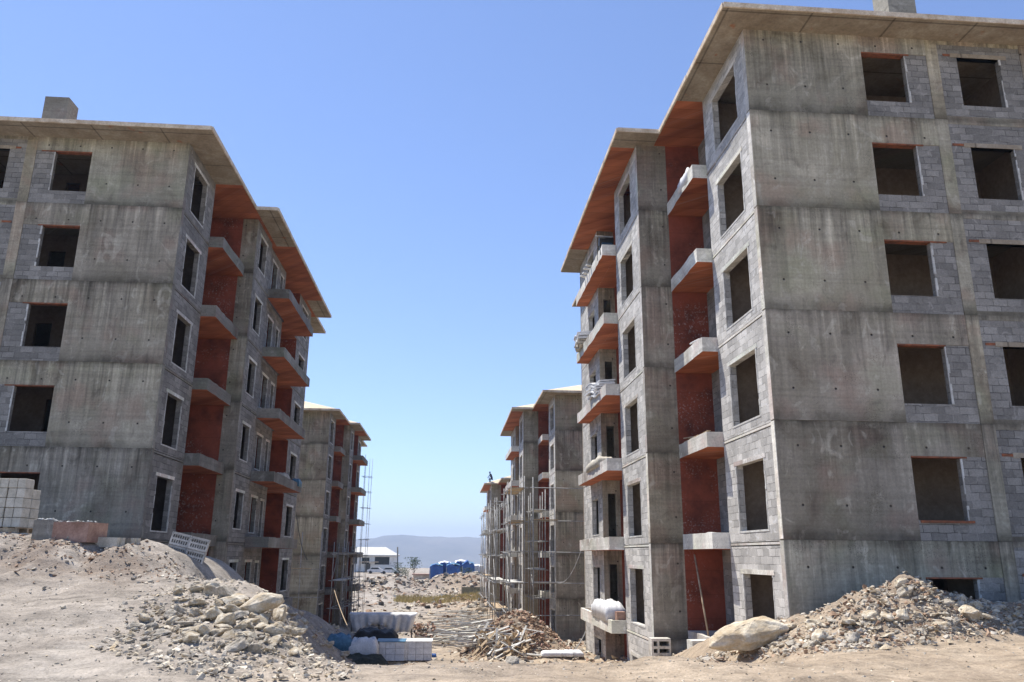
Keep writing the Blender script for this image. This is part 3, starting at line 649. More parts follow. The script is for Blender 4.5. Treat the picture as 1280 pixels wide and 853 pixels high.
fines('rubble', 'rubble heaps lining the far end of the dip', ground_pts(6500, -22, 22, 78, 150, .08, .75, lambda x, y: .15+.85*math.exp(-((y-136)/7.)**2)+.7*math.exp(-((y-108)/9.)**2)*sm(-3, 2, x)), [M['rock'], M['rock_grey'], M['steel_dark'], M['rock_grey'], M['brush']])
fines('brushwood', 'brown soil clods and brush on the heap beside the scaffolding', ground_pts(3600, .6, 6.2, 35.2, 41, .03, .2, lambda x, y: math.exp(-((x-3.3)/1.9)**2)), [M['brush'], M['brush'], M['brush'], M['brush'], M['pinkish'], M['rock_grey']])

# ------------------------------------------------------------------ left bank: stacked blocks
def base_z(x, y): return G(x, y)
bl = MB(); bl.box(-.0935, .0935, -.19, .19, 0, .219)
bm_ = bmesh.new(); tmp = bl.build('concrete_block', M['cream']); bm_.from_mesh(tmp.data); bmesh.ops.bevel(bm_, geom=bm_.edges[:], offset=.008, segments=1, affect='EDGES'); bm_.to_mesh(tmp.data); bm_.free()
first = tmp
p0 = at(21, 659, 19.8); zb = p0.z
n_ = 0
for r_ in range(5):
    for c_ in range(6):
        for d_ in range(2):
            if r_ == 4 and d_ == 1 and c_ % 3 == 0: continue
            o = first if n_ == 0 else first.copy()
            if n_: COL.objects.link(o)
            n_ += 1
            o.location = (p0.x-.1-c_*.202+rr.uniform(-.008, .008), 19.9+.2+d_*.40+rr.uniform(-.015, .015), zb+r_*.228); o.rotation_euler = (0, 0, rr.gauss(0, .02))
            tag(o, 'cream building block in the neat upper stack at the left edge', 'block', 'cream blocks in the upper stack')
def pallet(x, y, z, L, Wd, rz, label, group=None):
    t = empty('wooden_pallet', (x, y, z), label, 'pallet', group, rz)
    for i in range(6):
        b = MB(); b.box(-L/2+L*i/5.-.05 if i else -L/2, -L/2+L*i/5.+.05 if i < 5 else L/2, -Wd/2, Wd/2, .1, .122); b.build('deck_board', M['wood'], t)
    for yy in (-Wd/2+.05, 0, Wd/2-.05):
        b = MB(); b.box(-L/2, L/2, yy-.045, yy+.045, 0, .1); b.build('runner', M['wood'], t)
    return t
pallet(p0.x-.66, 20.3, zb-.125, 1.35, 1.0, 0, 'wooden pallet under the upper stack of cream blocks')
p1 = at(30, 675, 19.4)
for r_ in range(2):
    for c_ in range(7):
        o = first.copy(); COL.objects.link(o)
        o.location = (p1.x-.1-c_*.204, 19.55+.2+rr.uniform(-.02, .02), zb-.125-.23*(2-r_)-.005); o.rotation_euler = (0, 0, rr.gauss(0, .02))
        tag(o, 'cream building block in the low dusty stack under the pallet at the left edge', 'block', 'cream blocks in the lower stack')
# brick pack with dried mortar on top
pb = at(78, 671, 18.9); t = empty('brick_pack', (pb.x, 19.3, pb.z-.12), 'pinkish brick pack with a ragged white crust on top, beside the cream blocks', 'brick pack', None, math.radians(-9))
b = MB(); b.box(-.70, -.22, -.35, .4, 0, .48); b.build('plastic_wrap', M['conc_plain'], t)
b = MB(); b.box(-.217, .62, -.36, .4, 0, .44); b.build('brick_core', M['pinkish'], t)
b = MB()
for i in range(26):
    x = -.68+i*.054; vs_, fs_ = rr.choice(chips); z = .5 if x < -.2 else .45
    b.add(vs_, fs_, Matrix.Translation((x, rr.uniform(-.36, -.2), z+rr.uniform(-.02, .02))) @ Matrix.Diagonal((.07, .06, .035, 1)))
b.build('mortar_crust', M['mortar'], t)
# concrete lintels
pc = at(139, 684, 18.9)
for i in range(5):
    b = MB(); b.box(-1.0, 0, -.05, .05, -.11, .11)
    o = b.build('concrete_lintel', M['cream'] if i != 2 else M['conc_plain']); o.location = (pc.x+.02+i*.075, 19.2+i*.11, pc.z+.10); o.rotation_euler = (0, .02, math.radians(-14))
    tag(o, 'precast lintel in the short row lying on the left dirt bank', 'lintel', 'precast lintels on the dirt bank')
# tilted stack of hollow blocks
ph = at(222, 722, 20.4)
def hollow(label, loc, rz, ry, L=.44):
    t = empty('hollow_block', loc, label, 'block', 'hollow blocks in the leaning stack', 0); t.rotation_euler = (0, ry, rz)
    b = MB(); hl = []
    for r_ in range(2):
        for c_ in range(7):
            x = -L/2+.03+c_*(L-.06)/7; hl.append((x+.012, x+.042, .05+r_*.12, .13+r_*.12))
    b.wall('y', -.2, -.06, -L/2, L/2, 0, .30, hl); b.box(-L/2, L/2, -.058, .2, 0, .30); b.build('shell', M['block2'], t)
    return t
for r_ in range(4):
    for c_ in range(2):
        ry = math.radians(13); off = Vector((math.cos(ry)*(c_*.46-.22)+math.sin(ry)*r_*.31, 0, -math.sin(ry)*(c_*.46-.22)+math.cos(ry)*r_*.31))
        hollow('grey hollow block in the stack leaning behind the left bank', tuple(Vector((ph.x-.05, 20.4, ph.z-.22))+off), math.radians(12), ry)
# small hollow block and clutter at the foot of the right tower
pk = at(825, 817, 25.6); t = empty('hollow_block', (pk.x, 25.6, pk.z-.05), 'pale hollow block standing alone at the foot of the right tower', 'block')
b = MB(); b.wall('y', -.2, .2, -.3, .3, 0, .5, [(-.24, -.12, .08, .2), (-.24, -.12, .28, .42), (-.06, .25, .08, .2), (-.06, .25, .28, .42)]); b.build('shell', M['conc_edge'], t)
b = MB(); b.box(-.28, .28, .201, .22, .02, .48); b.build('shade_backing', M['steel_dark'], t)  # dark plate added behind the holes, painting the shade inside them
def pole(name, a, c, r, mt, label, cat, group=None, n=6):
    a, c = Vector(a), Vector(c); b = MB(); b.tube((0, 0, 0), c-a, r, n); o = b.build(name, mt, None, 1, True); o.location = a; return tag(o, label, cat, group)
pole('timber_prop', at(888, 800, 24.3)+Vector((0, 0, -.3)), at(868, 693, 25.6), .028, M['wood'], 'thin pole leaning in the lowest red balcony recess of the right building', 'pole')
# ------------------------------------------------------------------ things left on the balconies
R1o = Vector((8.17, 19.28, .42)); tb = lambda k: .42+k*HS-.03     # walking level of balcony k
def crumple(name, c, d, mt, label, cat, seed, group=None, layers=1, rz=0):
    b = MB(); rs = random.Random(seed); nx_, ny_ = 16, 22
    for L in range(layers):
        vs_ = []; off = rs.uniform(0, 20); sh = rs.uniform(-.04, .04)
        def hgt(x, y, top_):
            n = noise.fractal(Vector((x*2.2+off, y*2.2, L)), 1, 2, 3)+.55*abs(noise.noise(Vector((x*4+off, y*4+x*3, L+.5))))-.2
            return (L+.5)/layers*2-1 + (.42/layers if top_ else -.42/layers)*1.3 + n*.22
        for top_ in (0, 1):
            for j in range(ny_+1):
                for i in range(nx_+1):
                    x, y = i/nx_*2-1, j/ny_*2-1; e_ = min(1, (1-abs(x))*4+.1)*min(1, (1-abs(y))*5+.1)
                    z = hgt(x, y, top_)*e_+((L+.5)/layers*2-1)*(1-e_) if layers > 1 else (hgt(x, y, 1)*e_ if top_ else -1)
                    vs_.append(((x+sh)*d[0]*(1+.06*noise.noise(Vector((y*2, off, 0)))), (y+sh)*d[1], (z+1)*d[2]))
        N = (nx_+1)*(ny_+1); fs_ = []
        for j in range(ny_):
            for i in range(nx_):
                a = j*(nx_+1)+i; q_ = (a, a+1, a+nx_+2, a+nx_+1); fs_.append(tuple(reversed(q_))); fs_.append(tuple(N+k for k in q_))
        bd = [(j*(nx_+1)+i) for j in (0,) for i in range(nx_+1)]+[(j*(nx_+1)+nx_) for j in range(1, ny_+1)]+[(ny_*(nx_+1)+i) for i in range(nx_-1, -1, -1)]+[(j*(nx_+1)) for j in range(ny_-1, 0, -1)]
        for a, c_ in zip(bd, bd[1:]+bd[:1]): fs_.append((a, c_, N+c_, N+a))
        b.add(vs_, fs_)
    o = b.build(name, mt, None, 1, True, weld=False); o.location = c; o.rotation_euler = (0, 0, rz); return tag(o, label, cat, group)
crumple('plastic_sack', (7.95, 24.2, tb(4)), (.3, .55, .33), M['sheet'], 'crumpled white plastic sack on the top balcony of the near right wing', 'sack', 1)
b = MB()
b.tube((0, 0, 0), (.05, 1.1, .14), .03, 6); o = b.build('white_pipe', M['sheet']); o.location = (7.72, 23.5, tb(2)+.33); tag(o, 'short white pipe lying over the third balcony parapet of the near right wing', 'pipe')
for i in range(5):
    b = MB(); b.box(-.05, .05, -.7, .7, 0, .025); o = b.build('loose_board', M['wood']); o.location = (7.78+i*.06, 24.9+rr.uniform(-.2, .2), tb(1)+.32+i*.028); o.rotation_euler = (rr.gauss(0, .04), 0, rr.gauss(0, .2))
    tag(o, 'thin board in the loose pile on the second balcony of the near right wing', 'board', 'boards on the second balcony')
# hoist on the top corner balcony
t = empty('hoist_machine', (6.32, 31.0, tb(4)), 'small dark blue hoist machine standing on the top balcony of the right tower', 'hoist')
mbl = mat_noise('dark_blue_paint', (.01, .03, .06), (.03, .07, .12), 3, .5)
b = MB(); b.box(-.22, .22, -.35, .35, .05, .55); b.build('housing', mbl, t)
b = MB(); b.tube((-.3, -.1, .68), (.3, -.1, .68), .19, 14); b.build('drum', M['black'], t, 1, False)
for sx in (-.28, .28):
    b = MB(); b.tube((sx, -.35, 0), (sx, -.1, .9), .03, 6); b.build('leg', M['steel_dark'], t); b = MB(); b.tube((sx, .35, 0), (sx, -.1, .9), .03, 6); b.build('leg', M['steel_dark'], t)
b = MB(); b.tube((-.45, -.1, .92), (.32, -.1, .92), .035, 6); b.build('crossbar', M['steel'], t)
for i in range(4):
    b = MB(); b.box(-.3, .3, -.08, .08, 0, .05); o = b.build('mortar_board', M['white']); o.location = (6.1, 33.0+i*.55, tb(4)+.33+.07*(i % 2)); o.rotation_euler = (0, .1, rr.uniform(-.5, .5))
    tag(o, 'short white board poking over the top balcony parapet of the right tower', 'board', 'white boards on the top balcony')
# stacks of sheets on the lower tower balconies
for k, y, n, sz, dz, lab, grp in ((3, 35.9, 9, (.36, .55), .09, 'grey panel in the leaning stack at the far end of the fourth tower balcony', 'panels on the fourth balcony'),
                              (2, 32.6, 8, (.34, 1.2), .085, 'white insulation sheet in the stack on the third tower balcony', 'sheets on the third balcony')):
    for i in range(n):
        b = MB(); q = 10
        for j in range(q):
            a0, a1 = -1+2*j/q, -1+2*(j+1)/q; z0_, z1_ = .05*math.sin(a0*5), .05*math.sin(a1*5)
            for s_, zz in ((0, 0), (1, .055)): b.q([(-sz[0], a0*sz[1], z0_+zz), (sz[0], a0*sz[1], z0_+zz), (sz[0], a1*sz[1], z1_+zz), (-sz[0], a1*sz[1], z1_+zz)])
            for xx in (-sz[0], sz[0]): b.q([(xx, a0*sz[1], z0_), (xx, a1*sz[1], z1_), (xx, a1*sz[1], z1_+.055), (xx, a0*sz[1], z0_+.055)])
        for a0 in (-1, 1): b.q([(-sz[0], a0*sz[1], .05*math.sin(a0*5)), (sz[0], a0*sz[1], .05*math.sin(a0*5)), (sz[0], a0*sz[1], .05*math.sin(a0*5)+.055), (-sz[0], a0*sz[1], .05*math.sin(a0*5)+.055)])
        o = b.build('panel_sheet', M['sheet'] if k == 2 or i > 3 else M['rock_grey']); o.location = (6.3-(.1 if k == 3 else 0)+rr.uniform(-.04, .04), y+rr.uniform(-.08, .08)+i*.05, tb(k)+.25+i*dz)
        o.rotation_euler = (.12 if k == 2 else 0, -.1, rr.gauss(0, .06)); tag(o, lab, 'sheet', grp)
crumple('folded_tarp', (6.3, 33.3, tb(1)+.2), (.34, 1.5, .26), M['cream'], 'folded cream tarpaulin lying along the second tower balcony', 'tarpaulin', 5)
crumple('rubble_bag', (6.35, 32.5, tb(-1)+.2), (.38, 1.6, .42), M['sheet'], 'big white sheet heaped on the broken lowest balcony of the right tower', 'sheeting', 8)
b = MB(); b.box(-.16, .16, -.2, .2, 0, .42); o = b.build('clay_block', M['pinkish']); o.location = (6.45, 30.62, tb(-1)+.15); tag(o, 'brownish block at the near end of the broken lowest tower balcony', 'block')
crumple('cloth_bundle', (-8.6, 41.5, .45+HS-.03+.12), (.3, .7, .28), M['cream'], 'pale cloth bundle on the second balcony of the left building', 'bundle', 11)
crumple('blue_bag', (-8.3, 43.9, .45+HS-.03+.1), (.22, .4, .25), M['bluebag'], 'small bluish bag at the far end of the left building\'s second balcony', 'bag', 12)
# pack of hollow block, crate and rope by the lowest left recess
# ------------------------------------------------------------------ scaffolding
def scaffold(label, base, xs_, ys_, zs_, top_, boards=(), lean=0, diag=True, rad=.035):
    """posts at every xs_ x ys_ (metres, world), rails at the heights zs_"""
    t = empty('pipe_scaffolding', base, label, 'scaffolding', 'pipe scaffolding'); B_ = Vector(base)
    for i, x in enumerate(xs_):
        for j, y in enumerate(ys_):
            g = G(x, y, False)-.1; w_ = MB(); tp = top_+rr.uniform(-.1, .5); ln = rr.uniform(-.12, .12)
            w_.tube(Vector((x, y, g))-B_, Vector((x+ln, y, tp))-B_, rad, 6); w_.build('standard', M['steel'], t, 1, True)
    for z in zs_:
        if len(ys_) > 1:
            for x in xs_: w_ = MB(); w_.tube(Vector((x-.05, ys_[0]-.3, z+rr.uniform(-.05, .05)))-B_, Vector((x-.05, ys_[-1]+.3, z+rr.uniform(-.05, .05)))-B_, rad*.9, 6); w_.build('ledger', M['steel'], t, 1, True)
        if len(xs_) > 1:
            for y in ys_: w_ = MB(); w_.tube(Vector((xs_[0]-.25, y-.05, z+.04))-B_, Vector((xs_[-1]+.25, y-.05, z+.04+rr.uniform(-.06, .06)))-B_, rad*.9, 6); w_.build('transom', M['steel'], t, 1, True)
    for (x0, x1, y0, y1, z) in boards:
        w_ = MB(); w_.box(x0-B_.x, x1-B_.x, y0-B_.y, y1-B_.y, z-B_.z, z+.05-B_.z); w_.build('board', M['wood'] if rr.random() < .5 else M['mortar'], t)
    if diag:
        for z0_, z1_ in zip(zs_, zs_[1:]):
            for y0, y1 in list(zip(ys_, ys_[1:]))[::2]:
                w_ = MB(); w_.tube(Vector((xs_[0], y0, z0_))-B_, Vector((xs_[0], y1, z1_))-B_, rad*.8, 6); w_.build('brace', M['steel'], t, 1, True)
    return t
lv = [-4.0, -1.9, .2, 2.3, 4.6]
scaffold('pipe scaffolding standing against the near street corner of the middle right block', (5.2, 57, -5.7), [4.3, 5.35], [57.2, 60.3, 63.4], lv, 5.1,
         [(4.35, 5.3, 57.0, 60.5, -4), (4.35, 5.3, 57.0, 63.2, -1.85), (4.35, 5.3, 59, 63.2, .25), (4.35, 5.3, 57, 60.4, 2.35), (4.35, 5.3, 57, 63.2, 4.65)])
scaffold('pipe scaffolding across the gable wall of the middle right block', (8, 56.6, -5.7), [5.9, 7.4, 11.6], [56.5], lv, 5.0, [(5.9, 7.9, 56.2, 56.6, -1.8), (5.9, 7.6, 56.2, 56.6, 2.4)], diag=False)
scaffold('pipe scaffolding along the far half of the middle right block', (4.8, 72, -6), [3.9, 5.0], [67.5, 71, 75, 79], [v-.3 for v in lv], 4.6,
         [(3.95, 4.95, 67.5, 75, -4.2), (3.95, 4.95, 71, 79, -2.1), (3.95, 4.95, 67.5, 71, 0), (3.95, 4.95, 71, 79, 2.1)])
scaffold('light pipe scaffolding by the red recess of the middle right block', (6.5, 60, -5.7), [6.1, 6.9], [58.2, 60., 61.8], [-3, -1, 1., 3.2], 4.4, [(6.1, 6.9, 58.2, 61.8, -.95), (6.1, 6.9, 58.2, 61.8, 3.2)])
scaffold('distant pipe scaffolding before the farthest right block', (4.9, 90, -6), [3.8, 5.1], [86, 89, 92.5, 96], [-4.3, -2.2, 0, 2.2, 4.2], 4.6, [(3.85, 5.05, 86, 92, -2.1), (3.85, 5.05, 89, 96, 2.3), (3.85, 5.05, 86, 96, .1)])
scaffold('pipe scaffolding across the gable wall of the far left block', (-11, 65, -6), [-13.4, -11.4, -10.0], [65.0], [-3.3, -1.2], 1.3, [(-12.2, -10.6, 64.7, 65.1, -1.15)], diag=False)
scaffold('pipe scaffolding along the street side of the far left block', (-8.8, 73, -6), [-9.2, -8.3], [66.5, 69.3, 72.3, 75.3, 79], [-4.2, -2.1, 0.], .6, [(-9.15, -8.35, 66.5, 72, -2.05), (-9.15, -8.35, 69, 79, .05)])
pt_ = at(449, 765, 84.)
scaffold('tall thin ladder-like scaffold tower at the far end of the left row', (pt_.x, 84, -6), [pt_.x-.3, pt_.x+.3], [84, 85.2], [-5+1.6*i for i in range(9)], 9.6, diag=False, rad=.022)
def cable(name, pts, r, label, mt=None):
    b = MB()
    for a, c in zip(pts, pts[1:]): b.tube(Vector(a)-Vector(pts[0]), Vector(c)-Vector(pts[0]), r, 5)
    o = b.build(name, mt or M['steel']); o.location = pts[0]; return tag(o, label, 'cable')
def sag(a, c, s_, n=12):
    a, c = Vector(a), Vector(c); return [a.lerp(c, i/n)-Vector((0, 0, s_*4*(i/n)*(1-i/n))) for i in range(n+1)]
cable('hanging_cable', sag(at(728, 683, 54), at(697, 729, 56.2), .7), .03, 'pale cable looping down the gable of the middle right block')
cable('rope', sag(at(418, 738, 60), at(470, 832, 35), .6), .025, 'rope slanting from the left scaffolding down to the covered pallets', M['wood'])
cable('hose', sag(at(733, 787, 40), at(700, 812, 38), .5), .025, 'thin pale hose arching to the ground beside the right tower')
cable('hanging_cable', sag(at(370, 640, 58), at(384, 700, 64), .5), .03, 'dark cable hanging beside the gable of the far left block', M['steel_dark'])
for lx, ly, k, wh in ((3.95, 1.3, 2, 'in the middle storey room behind the right gable window'), (4.4, 1.6, 0, 'in the lowest full storey room behind the right gable window'), (7.1, 1.4, 3, 'behind the outer gable window one floor under the top right'), (3.8, 1.2, 4, 'in the top storey room behind the right gable window')):
    pole('steel_prop', (8.17+lx, 19.28+ly, .42+k*HS), (8.17+lx+.05, 19.28+ly, .42+k*HS+2.7), .035, M['steel'], 'steel prop standing '+wh, 'prop', 'props inside the right building')
# ------------------------------------------------------------------ the dip: sheet, pallets, bags, pipes
def sheet_obj():
    a, c = at(436, 767, 45), at(521, 766, 45); t = empty('sheet_canopy', ((a.x+c.x)/2, 45, G(1, 45)), 'long white sheet draped over a low frame above a strip of shade', 'canopy')
    L = c.x-a.x; z1 = a.z-t.location.z; b = MB(); n = 48; rows = [(0, .7, 0), (0, .35, -.05), (0, .0, 0), (0, -.06, -.12), (0, -.03, -.4), (0, 0, -.7), (0, .02, -.98)]
    vs_ = []
    for k, (dx, dy, dz) in enumerate(rows):
        for i in range(n+1):
            u = i/n; f = max(0, k-2)/4; wv = .11*math.sin(u*31+k*.3)+.08*math.sin(u*57+1)+.05*noise.noise(Vector((u*40, k*.5, 0)))
            hang = dz*(1-.62*math.exp(-((u-.42)/.22)**2)*(1 if k == 6 else .2))
            vs_.append(((u-.5)*L*(1-.14*f), dy+wv*f, z1+hang+.05*math.sin(u*9)*f))
    fs_ = [(k*(n+1)+i, k*(n+1)+i+1, (k+1)*(n+1)+i+1, (k+1)*(n+1)+i) for k in range(len(rows)-1) for i in range(n)]
    b.add(vs_, fs_); o = b.build('sheet', M['sheet'], t, 1, True, weld=False); md = o.modifiers.new('thick', 'SOLIDIFY'); md.thickness = .015
    for x in (-L/2+.15, -.2, L/2-.25):
        for y in (.12, .62):
            b = MB(); b.tube((x, y, -.1), (x, y, z1-.05), .03, 6); b.build('post', M['steel_dark'], t)
sheet_obj()
def packed(label, px, w_, h_, d_, Y, top_m):
    p = at(px, 834, Y); t = empty('block_pallet', (p.x, Y, G(p.x, Y)), label, 'pallet load'); z = .14; n = int(h_/.24); m_ = int(w_/.3)
    b = MB()
    for i in range(5): b.box(-w_/2+i*w_/5, -w_/2+i*w_/5+.12, 0, d_, .09, .115)
    for yy in (0, d_/2, d_-.09): b.box(-w_/2, w_/2, yy, yy+.09, 0, .09)
    b.build('pallet', M['wood'], t)
    for j in range(n):
        b = MB()
        for i in range(m_):
            for k in range(2): b.box(-w_/2+i*w_/m_+.006, -w_/2+(i+1)*w_/m_-.006, k*d_/2+.005+rr.uniform(0, .015), (k+1)*d_/2-.005, z+j*.24+.006, z+(j+1)*.24-.004)
        b.build('block_course', M['sheet'], t)
    b = MB(); b.box(-w_/2-.02, w_/2+.02, -.02, d_+.02, z+n*.24, z+n*.24+.03); b.build('cover_sheet', top_m, t)
    for x in (-w_/2.4,): b = MB(); b.box(x-.02, x+.02, -.03, -.012, z, z+n*.24+.04); b.build('strap', M['steel_dark'], t)
packed('pallet of bluish white blocks, left one of the two in the dip', 487, 1.15, .75, 1.2, 34.6, M['bluebag'])
packed('pallet of bright white blocks, right one of the two in the dip', 519, 1.3, .8, 1.2, 34.9, M['white'])
for i, (px, py, s_, c_, lab) in enumerate(((412, 808, .42, 'bluebag', 'blue plastic bag, leftmost of those below the far left block'), (425, 803, .5, 'bluebag', 'tall blue plastic bag second from the left in the dip'),
        (441, 806, .45, 'bluebag', 'blue plastic bag next to the dark netting in the dip'), (455, 810, .55, 'sheet', 'whitish bag at the right end of the bags in the dip'))):
    p = at(px, py, 34.); z = G(p.x, 34.); crumple('filled_bag', (p.x, 34., p.z-.5), (s_, s_*.9, s_*1.0), M[c_], lab, 'bag', 30+i)
p = at(448, 822, 33); crumple('netting_heap', (p.x, 32.6, p.z-.9), (1.15, 1.0, .62), M['net'], 'heap of dark netting slumped before the blue bags', 'netting', 41)
p = at(468, 797, 42.5); crumple('covered_heap', (p.x, 43., G(p.x, 43)-.1), (1.1, .9, .62), M['black'], 'black plastic covered heap in the shade under the white sheet', 'covered heap', 43)
fines('scrap', 'low scrap heap just beyond the end of the white sheet', [(Vector((at(529, 772, 52).x+rr.gauss(0, .45), 52+rr.gauss(0, .5), G(0, 52)+rr.uniform(0, 1.1))), rr.uniform(.06, .2)) for _ in range(260)], [M['pinkish'], M['brush'], M['steel_dark']])
p = at(572, 775, 56); 
for i in range(150):
    px, py = rr.uniform(536, 606), rr.uniform(768, 812); q = ginter(px, py, 30)
    L = rr.uniform(1.2, 3.2); a = rr.gauss(.25, .35); b = MB()
    if i % 3: b.box(-L/2, L/2, -.06, .06, 0, .045)
    else: b.tube((-L/2, 0, .03), (L/2, 0, .03), .03, 6)
    o = b.build('shuttering_plank' if i % 3 else 'steel_pipe', M['steel'] if not i % 3 else (M['mortar'] if i % 2 else M['conc_edge'])); o.location = (q.x, q.y, q.z+rr.uniform(.05, .62)); o.rotation_euler = (rr.gauss(0, .08), rr.gauss(0, .07), a)
    tag(o, 'grey plank in the jumbled pile of formwork in the dip' if i % 3 else 'steel pipe in the jumbled pile of formwork in the dip', 'plank' if i % 3 else 'pipe', 'planks in the formwork pile' if i % 3 else 'pipes in the formwork pile')
for i in range(70):
    px, py = rr.uniform(595, 668), rr.uniform(796, 824); q = ginter(px, py, 28); L = rr.uniform(.5, 1.7); b = MB(); b.box(-L/2, L/2, -.05, .05, 0, .03)
    o = b.build('timber_scrap', M['wood'] if i % 2 else M['mortar']); o.location = (q.x, q.y-.2, q.z+rr.uniform(.08, .4)); o.rotation_euler = (rr.gauss(0, .3), rr.gauss(0, .45), rr.gauss(.8, .5))
    tag(o, 'pale timber scrap strewn in front of the brown soil heap', 'board', 'timber scraps by the brown heap')
for i, px in enumerate((688, 702, 716)):
    q = ginter(px, 818, 28); crumple('crumpled_sheet', (q.x, q.y, q.z-.05), (.42, .5, .13), M['sheet'], ('white crumpled sheet nearest the timber scraps', 'middle white crumpled sheet between scraps and right tower', 'white crumpled sheet closest to the right tower')[i], 'sheeting', 50+i)
q = ginter(541, 822, 28); crumple('blue_rag', (q.x, q.y, q.z), (.16, .2, .1), M['blue'], 'small bright blue rag on the ground right of the white pallets', 'rag', 60)
p = at(800, 826, 25.); b = MB(); b.box(-.75, .75, -.1, .1, 0, .05); o = b.build('plank', M['wood']); o.location = (p.x-.2, 25., G(p.x, 25.)+.25); o.rotation_euler = (0, -.2, -.3); tag(o, 'weathered plank slanting on the dirt at the foot of the right tower', 'plank')
b = MB(); b.box(-.4, .4, -.2, .2, 0, .3); o = b.build('concrete_block', M['conc_edge']); p = at(880, 803, 23.2); o.location = (p.x, 23.3, p.z-.25); o.rotation_euler = (0, 0, .1); tag(o, 'white concrete kerb piece at the foot of the lowest right red recess', 'block')
# ------------------------------------------------------------------ far end of the valley
YH = 200.; a, c = at(430, 722, YH), at(492, 722, YH); gz = G((a.x+c.x)/2, YH)-.3
t = empty('white_house', ((a.x+c.x)/2, YH, gz), 'white two storey house with a low tan roof beyond the far rubble', 'house'); Lx = c.x-a.x; hh = at(470, 694, YH).z-gz
b = MB(); b.wall('y', 0, .3, -Lx/2, Lx/2, 0, hh, [(-1.9, -.1, hh*.52, hh*.86), (1.2, Lx/2-1.2, hh*.48, hh*.9), (-1.0, .2, .2, 2.3), (-4.5, -3., hh*.52, hh*.86)]); b.wall('x', Lx/2-.3, Lx/2, .3, 9, 0, hh); b.wall('x', -Lx/2, -Lx/2+.3, .3, 9, 0, hh); b.box(-Lx/2, Lx/2, 9.01, 9.3, 0, hh); b.build('wall', M['white'], t)
for x0, x1, z0, z1 in ((-1.9, -.1, hh*.52, hh*.86), (-4.5, -3., hh*.52, hh*.86), (1.2, Lx/2-1.2, hh*.48, hh*.9)):
    b = MB(); b.box(x0, x1, .2, .26, z0, z1); b.build('window', M['glass'], t)
b = MB(); b.box(-1., .2, .2, .26, 0, 2.3); b.build('door', M['steel_dark'], t)
b = MB(); b.box(-2.4, 2.2, -1.4, -.01, 2.6, 2.75); b.build('porch_roof', M['fascia'], t)
b = MB(); e = .7; r0 = (-Lx/2-e, -e, hh+.02); b.q([r0, (Lx/2+e, -e, hh+.02), (Lx/2-2.5, 4.6, hh+1.9), (-Lx/2+2.5, 4.6, hh+1.9)]); b.q([(-Lx/2-e, 10, hh+.02), (Lx/2+e, 10, hh+.02), (Lx/2-2.5, 4.6, hh+1.9), (-Lx/2+2.5, 4.6, hh+1.9)])
b.q([(Lx/2+e, -e, hh+.02), (Lx/2+e, 10, hh+.02), (Lx/2-2.5, 4.6, hh+1.9)]); b.q([r0, (-Lx/2-e, 10, hh+.02), (-Lx/2+2.5, 4.6, hh+1.9)]); b.box(-Lx/2-e, Lx/2+e, -e, 10, hh-.25, hh+.0); b.build('roof', M['mortar'], t)
pole('utility_pole', at(497, 725, 190), at(497, 684, 190), .16, M['steel_dark'], 'dark utility pole beside the white house', 'pole')
def car(px, Y, label):
    p = at(px, 725, Y); t = empty('parked_car', (p.x, Y, G(p.x, Y)), label, 'car', 'cars parked before the white house')
    prof = [(-2.1, .35), (-2.1, .85), (-1.7, .95), (-1.0, 1.42), (.5, 1.45), (1.1, 1.0), (1.95, .85), (2.1, .6), (2.1, .35)]
    b = MB(); n = len(prof)
    for y in (-.85, .85): b.q([(x, y, z) for x, z in prof])
    for (x0, z0), (x1, z1) in zip(prof, prof[1:]+prof[:1]): b.q([(x0, -.85, z0), (x1, -.85, z1), (x1, .85, z1), (x0, .85, z0)])
    b.build('body', M['carwhite'], t)
    b = MB(); b.q([(-1.45, -.86, .98), (.8, -.86, 1.0), (.42, -.86, 1.36), (-.95, -.86, 1.36)]); b.q([(-1.45, -.855, .98), (.8, -.855, 1.0), (.42, -.855, 1.36), (-.95, -.855, 1.36)]); b.build('window', M['glass'], t)
    for x in (-1.3, 1.3):
        for y in (-.8, .8): b = MB(); b.tube((x, y-.1, .33), (x, y+.1, .33), .33, 14); b.build('wheel', M['black'], t)
car(470, 192, 'white parked car left of the other, before the white house'); car(487, 188, 'white parked car right of the other, before the white house')
def tree(name, px, py, Y, h, w_, label, cat='tree', trunk=.3, n=420):
    p = at(px, py, Y); t = empty(name, (p.x, Y, G(p.x, Y)), label, cat, 'bushes and trees by the white house'); b = MB(); b.tube((0, 0, -.2), (.05, 0, h*.6), .09+h*.015, 6, 0, .04)
    for k in range(4):
        a = k*1.6+.4; b.tube((.02, 0, h*(.25+.08*k)), (math.cos(a)*w_*.3, math.sin(a)*w_*.3, h*(.5+.1*k)), .04, 5)
    b.build('trunk', M['bark'], t); b = MB(); cl = [(rr.gauss(0, w_*.24), rr.gauss(0, w_*.24), h*rr.uniform(trunk+.1, .95)) for _ in range(11)]
    for _ in range(n):
        c_ = rr.choice(cl); k = w_*.2; q = Vector((c_[0]+rr.gauss(0, k), c_[1]+rr.gauss(0, k), min(h, max(h*trunk*.6, c_[2]+rr.gauss(0, k))))); s_ = rr.uniform(.08, .18)*(.6+h*.1)
        u = Vector((rr.gauss(0, 1), rr.gauss(0, 1), rr.gauss(0, 1))).normalized(); v = u.orthogonal().normalized(); b.q([q-u*s_, q+v*s_*.6, q+u*s_, q-v*s_*.6])
    b.build('crown', M['leaf'], t, weld=False)
tree('small_tree', 517, 724, 172, 4.0, 2.4, 'small dark tree standing alone against the hazy mountains'); tree('bush', 498, 726, 178, 2.6, 3.0, 'tall green bush right of the utility pole', 'bush', .05)
